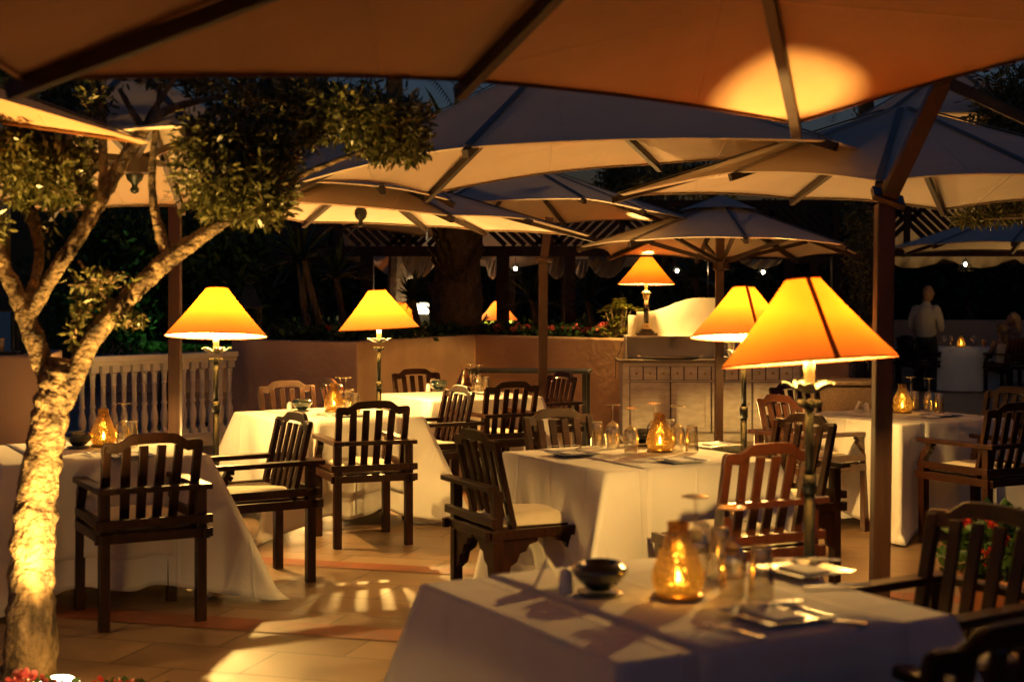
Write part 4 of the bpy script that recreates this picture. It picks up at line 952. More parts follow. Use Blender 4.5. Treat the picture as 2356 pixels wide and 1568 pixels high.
# uplight fixture beside the trunk
up = W(136, 1566, 5.55); lt = thing('garden_uplight', 'round glowing uplight among the red flowers at the foot of the tree', 'uplight', (up.x, up.y, 0))
MB().lathe([(.07, 0), (.085, .02), (.085, .085), (.078, .088)], 24).build('housing', M['black_metal'], lt, smooth=True)
MB().lathe([(.001, .112), (.05, .106), (.077, .09), (.077, .083)], 24).build('lens', M['lamp_lens'], lt, smooth=True)
sp = bpy.data.lights.new('uplight_beam', 'SPOT'); sp.energy = 380; sp.color = (1, .55, .13); sp.spot_size = R(95); sp.spot_blend = .6; sp.shadow_soft_size = .05
so = bpy.data.objects.new('uplight_beam', sp); C.objects.link(so); so.parent = lt; so.location = (0, 0, .12); so.rotation_mode = 'QUATERNION'; so.rotation_quaternion = Vector((-.12, .35, 1.0)).to_track_quat('-Z', 'Y')
def uplight(x, y, e, label, tilt=0):  # unseen fixtures added to brighten the canopies and walls
    t = thing('fill_uplight', label, 'uplight', (x, y, 0), 0, 'added fill uplights for the canopies and walls')
    MB().lathe([(.04, 0), (.055, .01), (.055, .05), (.05, .052)], 20).build('housing', M['black_metal'], t, smooth=True); MB().lathe([(.001, .052), (.048, .052)], 20).build('lens', M['lamp_lens'], t)
    l = bpy.data.lights.new('beam', 'SPOT'); l.energy = e; l.color = (1, .54, .15); l.spot_size = R(165); l.spot_blend = .5; l.shadow_soft_size = .25
    o = bpy.data.objects.new('beam', l); C.objects.link(o); o.parent = t; o.location = (0, 0, .09); o.rotation_euler = (R(180 - tilt), 0, 0)
uplight(.95, 8.95, 60, 'added fill uplight hidden behind the centre table')
uplight(-2.65, 9.3, 40, 'added fill uplight behind the table beside the tree')
uplight(-1.9, 13.2, 140, 'added fill uplight behind the left middle table', -62)
uplight(-3.35, 12.2, 130, 'added fill uplight near the white balustrade')
uplight(3.0, 11.5, 40, 'added fill uplight behind the right table')
uplight(.75, 4.95, 6, 'added fill uplight behind the foreground table')
uplight(.55, 13.6, 230, 'added fill uplight near the low black side table', -42)
uplight(8.6, 21.5, 130, 'added fill uplight out of view beside the distant diners')
pointlight('uplight_glow', (0, 0, .14), 5, (1, .55, .13), .05, lt)
# flower bed at the tree foot
fl = MB()
def geranium(mb_leaf, mb_pet, c, r, nf, nl=60, pr=.018):
    pass
def flower_plant(name, label, cat, base, heads, petal, leafmat, spread, hgt, nl=120, L_=.05, group=None):
    t = thing(name, label, cat, base, 0, group)
    lv = leaves([((0, 0, hgt * .55), (spread, spread * .7, hgt * .45))], nl, L_, .9, .7, .3); lv.build('leaves', M[leafmat], t)
    p = MB()
    for (x, y, z, r) in heads:
        q = leaves([((x, y, z), (r, r, r * .8))], 34, r * .8, .9, .4); o = len(p.v); p.add(q.v, q.f)
    p.build('blossom', M[petal], t)
    s_ = MB()
    for (x, y, z, r) in heads: s_.tube([(x * .3, y * .3, .0), (x, y, z - r * .4)], .004, 5)
    s_.build('stem', M['green_leaf'], t); return t
fb = W(300, 1600, 5.5)
flower_plant('geranium', 'bright red geranium blooms at the bottom left edge', 'flower', (W(300, 1640, 5.3).x, 5.3, 0), [(-.12, 0, .13, .045), (-.03, .02, .12, .04), (.05, 0, .11, .045), (.12, -.02, .10, .035), (-.18, .03, .10, .03), (.0, .1, .1, .03)], 'red_petal', 'green_leaf', .28, .12, 260)
flower_plant('geranium', 'coral geranium blooms left of the round uplight', 'flower', (W(80, 1640, 5.3).x, 5.35, 0), [(-.05, 0, .16, .035), (.03, .0, .14, .03), (-.1, .02, .13, .03)], 'pink_petal', 'green_leaf', .16, .14, 120)

# ------------------------------------------------------------ pergola and background
pg = thing('pergola', 'dark timber pergola with diagonal lattice roof behind the planting', 'pergola', (0, 22, 0))
def pbox(name, a, b, w, h, m='wood'): return MB().beam(Vector(a) - Vector((0, 22, 0)), Vector(b) - Vector((0, 22, 0)), w, h, up=(0, 0, 1)).build(name, M[m], pg)
zb = H + 112 * 22 / F
for (x, wv) in ((1157, .20), (1311, .17), (845, .2), (1926, .18), (1995, .15), (1640, .15)):
    X = (x - 1178) / F * 22; MB().box((X, 0, zb / 2), (wv, wv, zb)).build('post', M['wood'], pg)
    MB().box((X + .1, 4.4, zb / 2), (wv, wv, zb)).build('post', M['wood'], pg)
pbox('beam', (-5.0, 22, zb), (10.5, 22, zb), .12, .16); pbox('beam', (-5.0, 26.4, zb), (10.5, 26.4, zb), .12, .16)
M['slat'] = mat('pale_lattice', (.36, .24, .14), .8, (8, (.28, .18, .10), 4))
lat = MB(); half = 1.1; xx = -4.9
while xx < 10.0:
    s_ = 1 if int((xx + 4.9) // half) % 2 else -1
    lat.beam((xx - s_ * .30, 0, zb + .09), (xx + s_ * .30, .0, zb + .66), .02, .075, up=(1, 0, 1) if s_ < 0 else (-1, 0, 1)); xx += .15
lat.build('lattice', M['wood'], pg)
X0 = -4.9
for i in range(15): MB().box((X0 + i * half, -.03, zb + .38), (.09, .06, .62)).build('rafter', M['wood'], pg)
MB().beam((-5, 0, zb + .74), (10.5, 0, zb + .74), .1, .1).build('beam', M['wood'], pg)
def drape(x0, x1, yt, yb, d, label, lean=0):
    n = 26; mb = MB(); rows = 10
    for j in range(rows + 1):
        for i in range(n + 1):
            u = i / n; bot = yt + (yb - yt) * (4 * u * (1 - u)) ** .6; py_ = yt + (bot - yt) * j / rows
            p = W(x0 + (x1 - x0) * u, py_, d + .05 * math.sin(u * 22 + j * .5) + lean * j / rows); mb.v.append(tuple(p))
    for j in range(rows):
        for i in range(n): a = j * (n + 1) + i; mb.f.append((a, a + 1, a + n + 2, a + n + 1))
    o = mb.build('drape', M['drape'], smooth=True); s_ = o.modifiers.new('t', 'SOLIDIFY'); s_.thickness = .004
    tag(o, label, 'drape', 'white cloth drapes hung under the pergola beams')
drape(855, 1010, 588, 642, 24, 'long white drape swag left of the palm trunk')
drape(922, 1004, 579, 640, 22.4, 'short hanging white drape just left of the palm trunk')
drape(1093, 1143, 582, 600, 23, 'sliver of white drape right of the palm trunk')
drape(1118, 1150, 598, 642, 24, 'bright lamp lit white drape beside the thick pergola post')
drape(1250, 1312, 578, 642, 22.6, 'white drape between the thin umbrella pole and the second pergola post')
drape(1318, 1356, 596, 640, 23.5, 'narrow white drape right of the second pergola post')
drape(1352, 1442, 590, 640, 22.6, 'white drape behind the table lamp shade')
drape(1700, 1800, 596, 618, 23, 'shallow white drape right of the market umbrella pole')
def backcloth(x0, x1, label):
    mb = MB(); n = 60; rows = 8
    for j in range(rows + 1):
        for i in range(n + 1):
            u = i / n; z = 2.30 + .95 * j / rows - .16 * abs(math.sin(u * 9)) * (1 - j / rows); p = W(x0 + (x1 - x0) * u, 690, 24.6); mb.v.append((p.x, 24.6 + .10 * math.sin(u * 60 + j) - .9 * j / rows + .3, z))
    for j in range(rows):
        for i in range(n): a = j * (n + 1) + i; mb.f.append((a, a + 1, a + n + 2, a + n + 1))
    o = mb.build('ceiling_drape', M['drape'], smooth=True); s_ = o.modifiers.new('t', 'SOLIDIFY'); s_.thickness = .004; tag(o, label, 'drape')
backcloth(790, 1500, 'pale cloth ceiling glimpsed through the lattice left of the market umbrella')
backcloth(2030, 2480, 'pale cloth ceiling glimpsed through the lattice at the right edge')
# pendants
def make_pend():
    t = thing('pendant_lamp', '', 'pendant lamp')
    m = MB()
    for z, r in ((0, .13), (.045, .105), (.09, .08), (.135, .055), (.17, .035)):
        m.tube([(r * math.cos(2 * math.pi * k / 20), r * math.sin(2 * math.pi * k / 20), z) for k in range(21)], .008, 6, cap=False)
    for k in range(8):
        a = 2 * math.pi * k / 8; m.tube([(.13 * math.cos(a), .13 * math.sin(a), 0), (.035 * math.cos(a), .035 * math.sin(a), .17)], .004, 5)
    m.build('cage', M['black_metal'], t); MB().ball((0, 0, .10), .03).build('bulb', M['bulbw'], t, smooth=True)
    MB().tube([(0, 0, .17), (0, 0, .36)], .006, 6).build('cord', M['black_metal'], t)
    pointlight('bulb_light', (0, 0, .1), 52, (1, .66, .30), .03, t); return t
pend = Proto(make_pend)
for (x, y, l) in ((1186, 632, 'tiered pendant lamp between the two nearest pergola posts'), (1558, 637, 'tiered pendant lamp just right of the table lamp shade'), (1756, 640, 'tiered pendant lamp below the right half of the market umbrella'), (2221, 622, 'tiered pendant lamp at the right over the standing man')):
    p = W(x, y, 23.2); pend(p, 0, l, 'tiered pendant lamps under the pergola')
# far lamps of the pergola terrace
def far_lamp(x, y, d, label):
    p = W(x, y, d); t = thing('pedestal_lamp', label, 'lamp', (p.x, p.y, 0), 0, 'distant lamps with orange shades')
    MB().tube([(0, 0, 0), (0, 0, p.z + .05)], .02, 8).build('pole', M['socket'], t)
    sh = shade_parts(t, p.z, 0, 0); pointlight('bulb_light', (0, 0, p.z + .09), 110, BULB, .016, t)
    MB().ball((0, 0, p.z + .09), .009).build('bulb', M['bulb'], t, smooth=True)
far_lamp(922, 739, 23, 'small orange lamp mostly hidden behind the second floor lamp shade')
far_lamp(1146, 736, 23.5, 'small orange lamp half hidden by the thick pergola post')
wl = W(972, 722, 23.8); t = thing('wall_lantern', 'small white glowing lantern left of the palm trunk', 'lantern', (wl.x, wl.y, 1.12))
MB().box((0, 0, wl.z - 1.12 + .09), (.20, .20, .17)).build('glass', emis('white_lantern_glass', (1, .84, .5), 5), t, bevel=.02)
MB().box((0, 0, (wl.z - 1.12) / 2), (.24, .24, wl.z - 1.12 + .001)).build('base', M['black_metal'], t); MB().box((0, 0, wl.z - 1.12 + .18), (.22, .22, .02)).build('cap', M['black_metal'], t)
pointlight('glow', (0, -.2, .4), 12, (1, .75, .4), .08, t)

# palms and yuccas
def yucca(x, y, d, L_, n, label, trunks=((0, 0),), zb_=1.06, w=.03, droop=.5, mm='palm_leaf'):
    p = W(x, y, d); t = thing('yucca', label, 'plant', (p.x, p.y, zb_), 0, None)
    for (ex, tw) in trunks:
        m = MB(); m.tube([(ex * 1.5 + .12, 0, 0), (ex + .05, 0, (p.z - zb_) * .5), (ex * .4, 0, p.z - zb_)], [.055, .045, .04], 10, wob=.1); m.build('trunk', M['barkd'], t)
    blades(MB(), (0, 0, p.z - zb_), n, L_, w, droop).build('leaves', M[mm], t)
yucca(690, 600, 17.2, .85, 80, 'spiky yucca with two slender trunks between the left floor lamps', ((0, 0), (.12, 0)))
yucca(775, 640, 17.8, .7, 60, 'lower spiky yucca behind the second floor lamp')
yucca(950, 690, 17.9, .6, 60, 'dark fan palm at the left foot of the thick palm trunk', zb_=1.06, w=.02)
yucca(1225, 690, 19, .6, 60, 'spiky plant right of the thick pergola post', w=.02)
yucca(1352, 690, 18.6, .6, 70, 'spiky plant behind the variegated shrub', w=.02)
yucca(2225, 690, 28, .8, 50, 'pale stemmed plant behind the distant diners', w=.02)
yucca(1600, 640, 19, .8, 50, 'dark spiky plant behind the market umbrella pole', w=.025)
pl = W(1052, 772, 18.9); palm = thing('palm_tree', 'thick dark palm trunk with ragged frond stubs behind the planter', 'tree', (pl.x, pl.y, 1.06))
m = MB(); m.tube([(0, 0, 0), (0, 0, .5), (.02, 0, 1.2), (0, 0, 2.1)], [.30, .33, .27, .25], 18, wob=.06); m.build('trunk', M['barkd'], palm)
m = MB()
for i in range(150):
    a = random.uniform(0, 6.28); z = random.uniform(.0, 2.1); r = .27; d = Vector((math.cos(a), math.sin(a), 0)); p = d * r + Vector((0, 0, z))
    e = p + d * random.uniform(.05, .16) + Vector((0, 0, random.uniform(.10, .26))); m.beam(p, e, .075, .02, up=tuple(d), w2=.03)
m.build('frond_stubs', M['barkd'], palm)
blades(MB(), (0, 0, 2.2), 46, 1.9, .07, .7, .5, 7).build('fronds', M['palm_leaf'], palm)
# feather palms against the sky
def feather_palm(x, y, d, label, L_=1.8, n=16):
    p = W(x, y, d); t = thing('palm_tree', label, 'tree', (p.x, p.y, 0)); MB().tube([(0, 0, 0), (.1, 0, p.z * .5), (0, 0, p.z)], [.2, .16, .14], 10, wob=.08).build('trunk', M['barkd'], t)
    m = MB()
    for i in range(n):
        a = 2 * math.pi * i / n + random.uniform(-.2, .2); el = random.uniform(.1, 1.1); d_ = Vector((math.cos(a) * math.cos(el), math.sin(a) * math.cos(el), math.sin(el)))
        pts = [Vector((0, 0, p.z)) + d_ * L_ * f - Vector((0, 0, 1)) * L_ * .6 * f * f for f in [k / 8 for k in range(9)]]
        m.tube(pts, [.018 * (1 - k / 10) for k in range(9)], 5)
        for k in range(1, 34):
            f = k / 34; q = Vector((0, 0, p.z)) + d_ * L_ * f - Vector((0, 0, 1)) * L_ * .6 * f * f; sd = d_.cross(Vector((0, 0, 1))).normalized()
            for s_ in (-1, 1):
                tip = q + sd * s_ * .34 * (1 - .6 * f) + d_ * .2 - Vector((0, 0, .12)); u_ = (tip - q).cross(Vector((0, 0, 1))).normalized() * .014; o = len(m.v)
                m.v += [tuple(q + u_), tuple(q - u_), tuple(tip)]; m.f.append((o, o + 1, o + 2))
    m.build('crown', M['palm_leaf'], t)
feather_palm(905, 150, 24, 'tall feather palm silhouetted against the blue dusk sky', 2.3)
feather_palm(1990, 200, 26, 'feather palm frond hanging in the small sky gap at the upper right', 2.0)
feather_palm(1545, 372, 34, 'distant feather palm above the middle umbrellas', 2.6)

# trees as leafy masses, one by one
def bushy(label, cs, n, L_, mm, wr=.4, trunk=True, cat='tree', name='tree', root=None):
    cx = sum(W(c[0], c[1], c[2]).x for c in cs) / len(cs); cy = sum(c[2] for c in cs) / len(cs)
    t = thing(name, label, cat, (cx, cy, 0)); off_ = Vector((cx, cy, 0))
    C_ = [(tuple(W(x, y, d) - off_), (rx / F * d, rd, ry / F * d)) for (x, y, d, rx, ry, rd) in cs]
    leaves(C_, n, L_, wr, .6).build('crown', M[mm], t)
    if trunk:
        m = MB(); zc = max(c[0][2] for c in C_); rx_ = ((root - 1178) / F * cy - cx) if root is not None else 0; m.tube([(rx_, 0, 0), (rx_ + .05, 0, zc * .4), (rx_ * .8, 0, zc)], [.12, .1, .05], 10, wob=.1)
        for c in C_: m.tube([(rx_, 0, zc * (.4 if root is None else .97)), tuple(Vector(c[0]) * .6 + Vector((rx_ * .4, 0, zc * .15 if root is None else c[0][2] * .4))), c[0]], [.06 if root is None else .03, .04 if root is None else .02, .01], 6)
        m.build('trunk', M['barkd'], t)
    return t
bushy('large dark leafy tree behind the balustrade, partly lit green', [(230, 560, 18.5, 130, 110, .9), (400, 600, 18.3, 160, 130, 1.0), (520, 600, 18, 110, 110, .8), (300, 720, 18, 200, 110, .9), (150, 650, 18.8, 80, 120, .7), (520, 740, 18, 110, 80, .7), (560, 560, 18.4, 70, 70, .6)], 16000, .13, 'green_leaf')
bushy('dark tree at the top left corner above the umbrellas', [(60, 60, 9.5, 110, 100, .6), (180, 120, 9.5, 90, 90, .6), (30, 190, 9.2, 80, 60, .5), (260, 60, 9.6, 110, 80, .5)], 6000, .06, 'green_leaf', root=-120)
bushy('olive tree hanging at the upper right corner', [(2330, 240, 9.6, 90, 90, .5), (2300, 330, 9.8, 60, 30, .4), (2290, 495, 12, 95, 22, .3), (2330, 480, 12, 60, 30, .3), (2230, 505, 12, 40, 14, .2)], 5500, .06, 'olive_leaf', .3, root=2560)
bushy('slender olive foliage column beside the tall brown mast', [(1975, 560, 17, 34, 310, .3), (1970, 500, 17, 28, 40, .3), (1965, 600, 17, 25, 25, .25)], 2600, .07, 'olive_leaf', .3, root=2022)
bushy('dusky tree showing between the middle umbrellas', [(1420, 410, 30, 50, 40, .8), (1470, 420, 29, 60, 50, .8), (1560, 410, 24, 90, 40, .6), (1640, 420, 24, 60, 50, .6)], 5000, .12, 'olive_leaf')
bushy('tree mass above the umbrellas behind the far terrace', [(700, 260, 30, 120, 90, 1.2), (560, 320, 30, 140, 120, 1.2), (950, 300, 31, 90, 60, 1)], 6000, .2, 'dark_leaf')
bushy('dark bush at the far right behind the diners', [(2150, 640, 29.5, 120, 90, .8), (2300, 640, 29.5, 120, 90, .8), (2250, 560, 30, 150, 60, .8)], 5000, .16, 'dark_leaf')
bushy('dark bush behind the pergola terrace right of the cabinet', [(1800, 640, 27, 120, 90, .8), (1930, 620, 27.5, 90, 110, .8), (1560, 640, 26.5, 120, 90, .8)], 5000, .16, 'dark_leaf')
# hedge: a deep leafy mass that closes the garden
hd = leaves([((x, 30.5 + random.uniform(-.4, .4), z), (1.3, .7, .9)) for x in np.arange(-9, 17, 1.3) for z in (.9, 2.0, 3.0)], 26000, .2, .45, .6)
hd.box((4, 31.6, 1.9), (30, .8, 3.7))
tag(hd.build('hedge', M['dark_leaf']), 'tall dark hedge closing the garden behind the pergola', 'hedge', kind='stuff')
# planter greenery along the wall
gc = []
for i in range(34):
    s_ = i / 33; x = -3.1 + 7 * s_; y = ywall(x) + .62 + .25 * abs(math.sin(i * 2.1)); gc.append(((x, y, 1.15), (.26, .24, .11)))
tag(leaves(gc, 6500, .075, .7, .6, .3).build('ground_cover', M['green_leaf']), 'low leafy ground cover growing in the planter bed', 'ground cover', kind='stuff')
tag(leaves([((x, 23.9, 1.1), (.4, .25, .18)) for x in np.arange(-6.5, 4.5, .7)], 2500, .1, .6, .6, .3).build('ground_cover', M['green_leaf']), 'ground cover along the pergola terrace wall', 'ground cover', kind='stuff')
gg = 'pink geraniums along the planter wall'
for i, (x, y, nm_) in enumerate(((1145, 758, 'just right of the thick pergola post'), (1205, 756, 'left of the thin umbrella pole'), (1275, 758, 'right of the thin umbrella pole'), (1330, 760, 'between the second pergola post and the shrub'), (1395, 755, 'in front of the variegated shrub'))):
    p = W(x, y, 17.5); p = W(x, y, ywall(p.x) + .42); flower_plant('geranium', 'pink geranium ' + nm_, 'flower', (p.x, p.y, 1.08), [(random.uniform(-.14, .14), -.05, p.z - 1.08 + random.uniform(-.02, .05), .035) for _ in range(4)], 'pink_petal', 'green_leaf', .2, .16, 120, .06, gg)
p = W(760, 765, 16.3); flower_plant('geranium', 'red geranium between the first and second floor lamps', 'flower', (p.x, p.y, 1.08), [(0, 0, .16, .05), (.05, 0, .10, .04)], 'red_petal', 'green_leaf', .2, .14, 90, .06)
sh_ = W(1425, 745, 17.0); t = thing('variegated_shrub', 'yellow green shrub growing beside the sideboard', 'shrub', (sh_.x, sh_.y, 1.06)); m = MB(); st_ = MB()
for i in range(64):
    a = random.uniform(0, 6.28); r = random.uniform(0, .27); z = random.uniform(.08, .46) * (1.15 - r * 1.2); c = Vector((r * math.cos(a) * 1.1, r * math.sin(a) * .8, z + .03)); st_.tube([(c.x * .2, c.y * .2, 0), tuple(c)], .006, 5)
    for k in range(9):
        b_ = 2 * math.pi * k / 9 + random.uniform(-.2, .2); d = Vector((math.cos(b_), math.sin(b_), random.uniform(-.15, .45))).normalized(); s_ = d.cross(Vector((0, 0, 1))).normalized(); l = random.uniform(.075, .12); o = len(m.v)
        m.v += [tuple(c), tuple(c + d * l * .5 + s_ * .017), tuple(c + d * l - Vector((0, 0, .012))), tuple(c + d * l * .5 - s_ * .017)]; m.f.append((o, o + 1, o + 2, o + 3))
m.build('leaves', M['yellow_leaf'], t); st_.build('branches', M['barkd'], t)
# green garden light behind the balustrade and its fixture
gl = W(470, 760, 16.9); t = thing('garden_spotlight', 'small garden spotlight greening the leaves behind the balustrade', 'spotlight', (gl.x, gl.y, 0.0))
MB().lathe([(.04, 0), (.05, .12), (.045, .125)], 12, closed=True).build('housing', M['black_metal'], t)
sp2 = bpy.data.lights.new('beam', 'SPOT'); sp2.energy = 42; sp2.color = (.35, 1, .35); sp2.spot_size = R(120); sp2.spot_blend = .8; sp2.shadow_soft_size = .05
s2 = bpy.data.objects.new('beam', sp2); C.objects.link(s2); s2.parent = t; s2.location = (0, 0, .16); s2.rotation_euler = (R(165), 0, 0)

# wicker chest and pot at right
wp = thing('wicker_chest', 'dark wicker chest behind the orange lit mahogany chair', 'chest', ((1935 - 1178) / F * 14.5, 14.5, 0))
MB().box((0, 0, .36), (.85, .5, .72)).build('body', M['wicker'], wp, bevel=.02); MB().box((0, 0, .745), (.9, .55, .05)).build('lid', M['wicker'], wp, bevel=.015)
pp = W(2300, 1330, 6.6); t = thing('flower_pot', 'terracotta pot of red flowers behind the blurred right chair', 'flower pot', (pp.x, pp.y, 0))
MB().lathe([(.001, 0), (.13, 0), (.19, .26), (.21, .27), (.21, .31), (.18, .31), (.17, .26), (.001, .25)], 24).build('pot', M['terracotta'], t, smooth=True)
leaves([((0, 0, .42), (.24, .24, .18))], 700, .06, .6, .6, .3).build('leaves', M['green_leaf'], t)
m = MB()
for i in range(12):
    q = leaves([((random.uniform(-.2, .2), random.uniform(-.22, .1), random.uniform(.35, .6)), (.03, .03, .03))], 20, .03, .9); m.add(q.v, q.f)
m.build('blossom', M['red_petal'], t)

# ------------------------------------------------------------ distant diners
t7 = thing('round_table', 'distant round table where guests dine by candlelight', 'table', ((2207 - 1178) / F * 25, 25, 0))
tx, ty = t7.location.x, t7.location.y
MB().lathe([(.001, .73), (.60, .73), (.60, .75), (.001, .75)], 32).build('tabletop', M['wood'], t7); MB().tube([(0, 0, 0), (0, 0, .73)], .06, 12).build('leg', M['wood'], t7)
m = MB(); n = 64; pr = [(.001, .757), (.605, .757), (.612, .75), (.62, .6), (.64, .3), (.66, .02)]
for j, (r, z) in enumerate(pr):
    for k in range(n): a = 2 * math.pi * k / n; rr = r + (.025 * (j - 2) / 3 * math.sin(9 * a + .5) if j > 2 else 0); m.v.append((rr * math.cos(a), rr * math.sin(a), z))
for j in range(len(pr) - 1):
    for k in range(n): m.f.append((j * n + k, j * n + (k + 1) % n, (j + 1) * n + (k + 1) % n, (j + 1) * n + k))
o = m.build('tablecloth', M['cloth'], smooth=True); o.location = (tx, ty, 0); tag(o, 'floor length white cloth on the distant round table', 'tablecloth')
def far_item(pr, dx, dy, label, group, z=.758): return pr((tx + dx, ty + dy, z), 0, label, group)
far_item(hurr, .0, -.1, 'small candle lamp glowing on the distant round table', 'amber glass candle lamps')
def make_upright():
    m = MB(); m.lathe([(.04, 0), (.004, .006), (.004, .09), (.02, .105), (.04, .135), (.042, .16), (.034, .205)], 20); return tag(m.build('goblet', M['glass'], smooth=True), '', 'wine glass')
gob = Proto(make_upright)
far_item(gob, -.18, -.1, 'left standing wine glass on the distant round table', 'standing wine glasses'); far_item(gob, .2, -.15, 'right standing wine glass on the distant round table', 'standing wine glasses')
far_item(gob, -.32, -.2, 'leftmost wine glass on the distant round table, next to the standing man', 'standing wine glasses')
t = thing('juice_glass', 'glass of orange juice on the distant round table', 'glass', (tx + .35, ty - .28, .758))
MB().lathe([(.03, 0), (.036, .14)], 18).build('glass', M['glass'], t, smooth=True); MB().lathe([(.001, .004), (.028, .004), (.032, .10), (.001, .10)], 18).build('drink', M['juice'], t, smooth=True)
chair((tx - .75, ty - .25, 0), R(-70), 'distant chair half hidden behind the standing man', CG)
cw_ = W(2315, 800, 24.6); chair((cw_.x, 24.4, 0), R(20), 'distant dark chair in front of the woman in the white top', CG)
chair((tx + 1.25, ty + .35, 0), R(110), 'distant chair the woman in the white top sits on', CG)
def figure(label, loc, rz, joints, parts, scale=1):
    """parts: dict name -> (material, [chains]); chain = list of (x,y,z,r)"""
    t = thing('person', label, 'person', loc, rz); t.scale = (scale,) * 3
    for nm_, (mm, chains, vox) in parts.items():
        mb = MB()
        for c in chains:
            if len(c) == 1: x, y, z, r = c[0][:4]; mb.ball((x, y, z), r, c[0][4] if len(c[0]) > 4 else (1, 1, 1), 14, 10)
            else:
                P, Rd = smooth_path([Vector(q[:3]) for q in c], [q[3] for q in c], 3); mb.tube(P, Rd, 12)
                for q in (c[0], c[-1]): mb.ball(q[:3], q[3] * .98)
        o = mb.build(nm_, M[mm], t, smooth=True); r = o.modifiers.new('merge', 'REMESH'); r.mode = 'VOXEL'; r.voxel_size = vox; r.use_smooth_shade = True
        s_ = o.modifiers.new('soft', 'SMOOTH'); s_.iterations = 3; s_.factor = .5
    return t
def head(x, y, z, s=1, f=(0, 1)):
    fx, fy = f; r = .095 * s
    c = [[(x, y, z, r, (.82, .95, 1.18))], [(x + fx * .03 * s, y + fy * .03 * s, z - .045 * s, .062 * s, (1, 1, 1.1))], [(x + fx * .1 * s, y + fy * .1 * s, z - .012 * s, .016 * s, (1, 1, 1.5))],
         [(x + fx * .085 * s, y + fy * .085 * s, z - .06 * s, .02 * s, (1.2, 1.2, .6))]]
    for sd in (-1, 1): c.append([(x - fy * sd * .082 * s, y + fx * sd * .082 * s, z - .005 * s, .02 * s, (.6, .8, 1.4))])
    return c
def hand(x, y, z, d=(0, 1, 0), s=1):
    d = Vector(d).normalized(); sd = d.cross(Vector((0, 0, 1)));
    if sd.length < .1: sd = Vector((1, 0, 0))
    sd.normalize(); c = [[(x, y, z, .036 * s, (1, 1, .8))]]; o = Vector((x, y, z))
    for i, l in enumerate((.075, .085, .08, .062)):
        b = o + sd * (i - 1.5) * .019 * s + d * .028 * s; m_ = b + d * l * .5 * s - Vector((0, 0, .008)); e = b + d * l * .9 * s - Vector((0, 0, .028)) ; c.append([(*b, .0095 * s), (*m_, .009 * s), (*e, .0075 * s)])
    b = o - sd * .03 * s; e = b - sd * .025 * s + d * .04 * s; c.append([(*b, .012 * s), (*e, .009 * s)]); return c
# standing man, back to us, turned to the right, forearms in front
gx = (2131 - 1178) / F * 24.7
figure('bald man standing in white shirt and black trousers beside the distant table', (gx, 24.7, 0), R(-38), None, {
    'body': ('skin', head(.01, .06, 1.70, 1.25) + [[(0, .0, 1.50, .070), (0, .03, 1.62, .068)], [(.20, .12, 1.06, .038), (.12, .24, 1.09, .032)], [(-.20, .12, 1.06, .038), (-.10, .24, 1.10, .032)]] + hand(.09, .27, 1.10, (-.6, .5, 0)) + hand(-.07, .27, 1.11, (.6, .5, 0)), .011),
    'shirt': ('shirt', [[(0, .0, .95, .165), (0, 0, 1.08, .168), (0, -.015, 1.25, .178), (0, -.01, 1.40, .165), (0, 0, 1.50, .085)], [(-.13, -.01, 1.32, .12)], [(.13, -.01, 1.32, .12)], [(-.175, -.01, 1.42, .085), (-.24, -.02, 1.25, .075), (-.25, .02, 1.10, .066), (-.19, .13, 1.07, .05)], [(.175, -.01, 1.42, .085), (.24, -.02, 1.25, .075), (.25, .02, 1.10, .066), (.19, .13, 1.07, .05)]], .02),
    'trousers': ('trousers', [[(0, .0, .99, .155), (0, 0, .88, .165)], [(-.09, .0, .88, .115), (-.095, .0, .70, .098), (-.10, 0, .48, .078), (-.11, -.01, .25, .07), (-.11, -.01, .07, .07)], [(.09, .0, .88, .115), (.10, .02, .70, .098), (.11, 0, .48, .078), (.12, -.01, .25, .07), (.12, -.01, .07, .07)], [(-.11, -.02, .045, .045), (-.125, .15, .035, .042)], [(.12, -.02, .045, .045), (.15, .15, .035, .042)]], .016)})
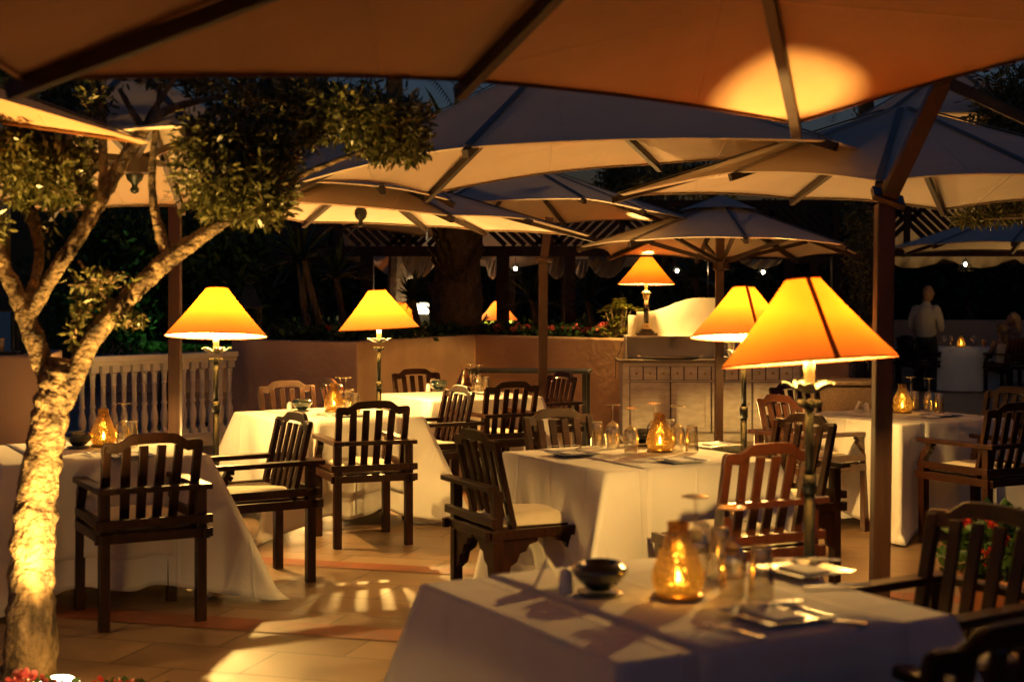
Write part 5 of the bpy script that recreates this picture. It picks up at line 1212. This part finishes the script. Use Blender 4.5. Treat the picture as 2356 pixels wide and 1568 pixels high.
def seated(label, loc, rz, top, hair, s=1, raised=False, long_=False, legs='skin', sleeves=False):
    arms = [[(-.17, 0, .98, .05), (-.22, .05, .80, .042), (-.15, .25, .72, .034)], [(.17, 0, .98, .05), (.22, .05, .80, .042), (.15, .25, .72, .034)]]
    hnds = hand(-.14, .28, .73) + hand(.14, .28, .73)
    if raised: arms[0] = [(-.17, 0, .98, .05), (-.24, .12, .82, .042), (-.20, .22, 1.02, .032)]; hnds = hand(-.20, .235, 1.06, (0, .2, 1)) + hand(.14, .28, .73)
    prt = {'body': ('skin', head(0, .03, 1.235, 1.0) + [[(0, 0, 1.02, .055), (0, .015, 1.14, .05)], [(0, 0, 1.0, .10), (0, 0, .95, .12)]] + arms + hnds + [[(-.09, .02, .50, .085), (-.10, .40, .50, .07), (-.11, .43, .28, .055), (-.11, .40, .07, .04)], [(.09, .02, .50, .085), (.10, .40, .50, .07), (.11, .43, .28, .055), (.11, .40, .07, .04)], [(-.11, .40, .04, .035), (-.12, .54, .03, .03)], [(.11, .40, .04, .035), (.12, .54, .03, .03)]], .013),
           'shirt': (top, [[(0, 0, .52, .145), (0, 0, .72, .135), (0, 0, .88, .15), (0, 0, .97, .10)]] + ([[(-.14, 0, .98, .075), (-.20, .02, .84, .062)], [(.14, 0, .98, .075), (.20, .02, .84, .062)]] if sleeves else [[(-.09, 0, .9, .03), (-.08, 0, 1.03, .025)], [(.09, 0, .9, .03), (.08, 0, 1.03, .025)]]), .018),
           'skirt': (top if legs == 'dress' else 'trousers', [[(0, 0, .5, .15), (-.09, .1, .50, .10), (-.10, .33, .505, .085)], [(.09, .1, .50, .10), (.10, .33, .505, .085)]], .018),
           'hair': (hair, [[(0, -.015, 1.275, .098, (.95, 1, 1.0))]] + ([[(0, -.06, 1.25, .085), (0, -.09, 1.12, .075), (0, -.10, 1.0, .06)]] if long_ else [[(0, -.05, 1.22, .08)]]), .014)}
    return figure(label, loc, rz, None, prt, s)
wm = W(2334, 760, 24.9); seated('blonde woman in a white sleeveless top raising one hand at the distant table', (tx + 1.05, ty + .30, 0), R(100), 'shirt', 'hair_blonde', 1.0, True, True)
cdp = W(2278, 800, 24.3); seated('child with long hair seen from behind at the distant table', (tx + .48, ty - .78, .0), R(22), 'shirt', 'hair_brown', .88, False, True)
seated('person in a white shirt mostly hidden behind the standing man', (tx - .42, ty + .72, 0), R(-150), 'shirt', 'hair_brown', 1.0, sleeves=True)
chair((tx + .52, ty - .95, 0), R(22), 'distant chair under the child with long hair', CG)
chair((tx - .48, ty + .9, 0), R(-150), 'distant chair behind the man, carrying a seated guest', CG)
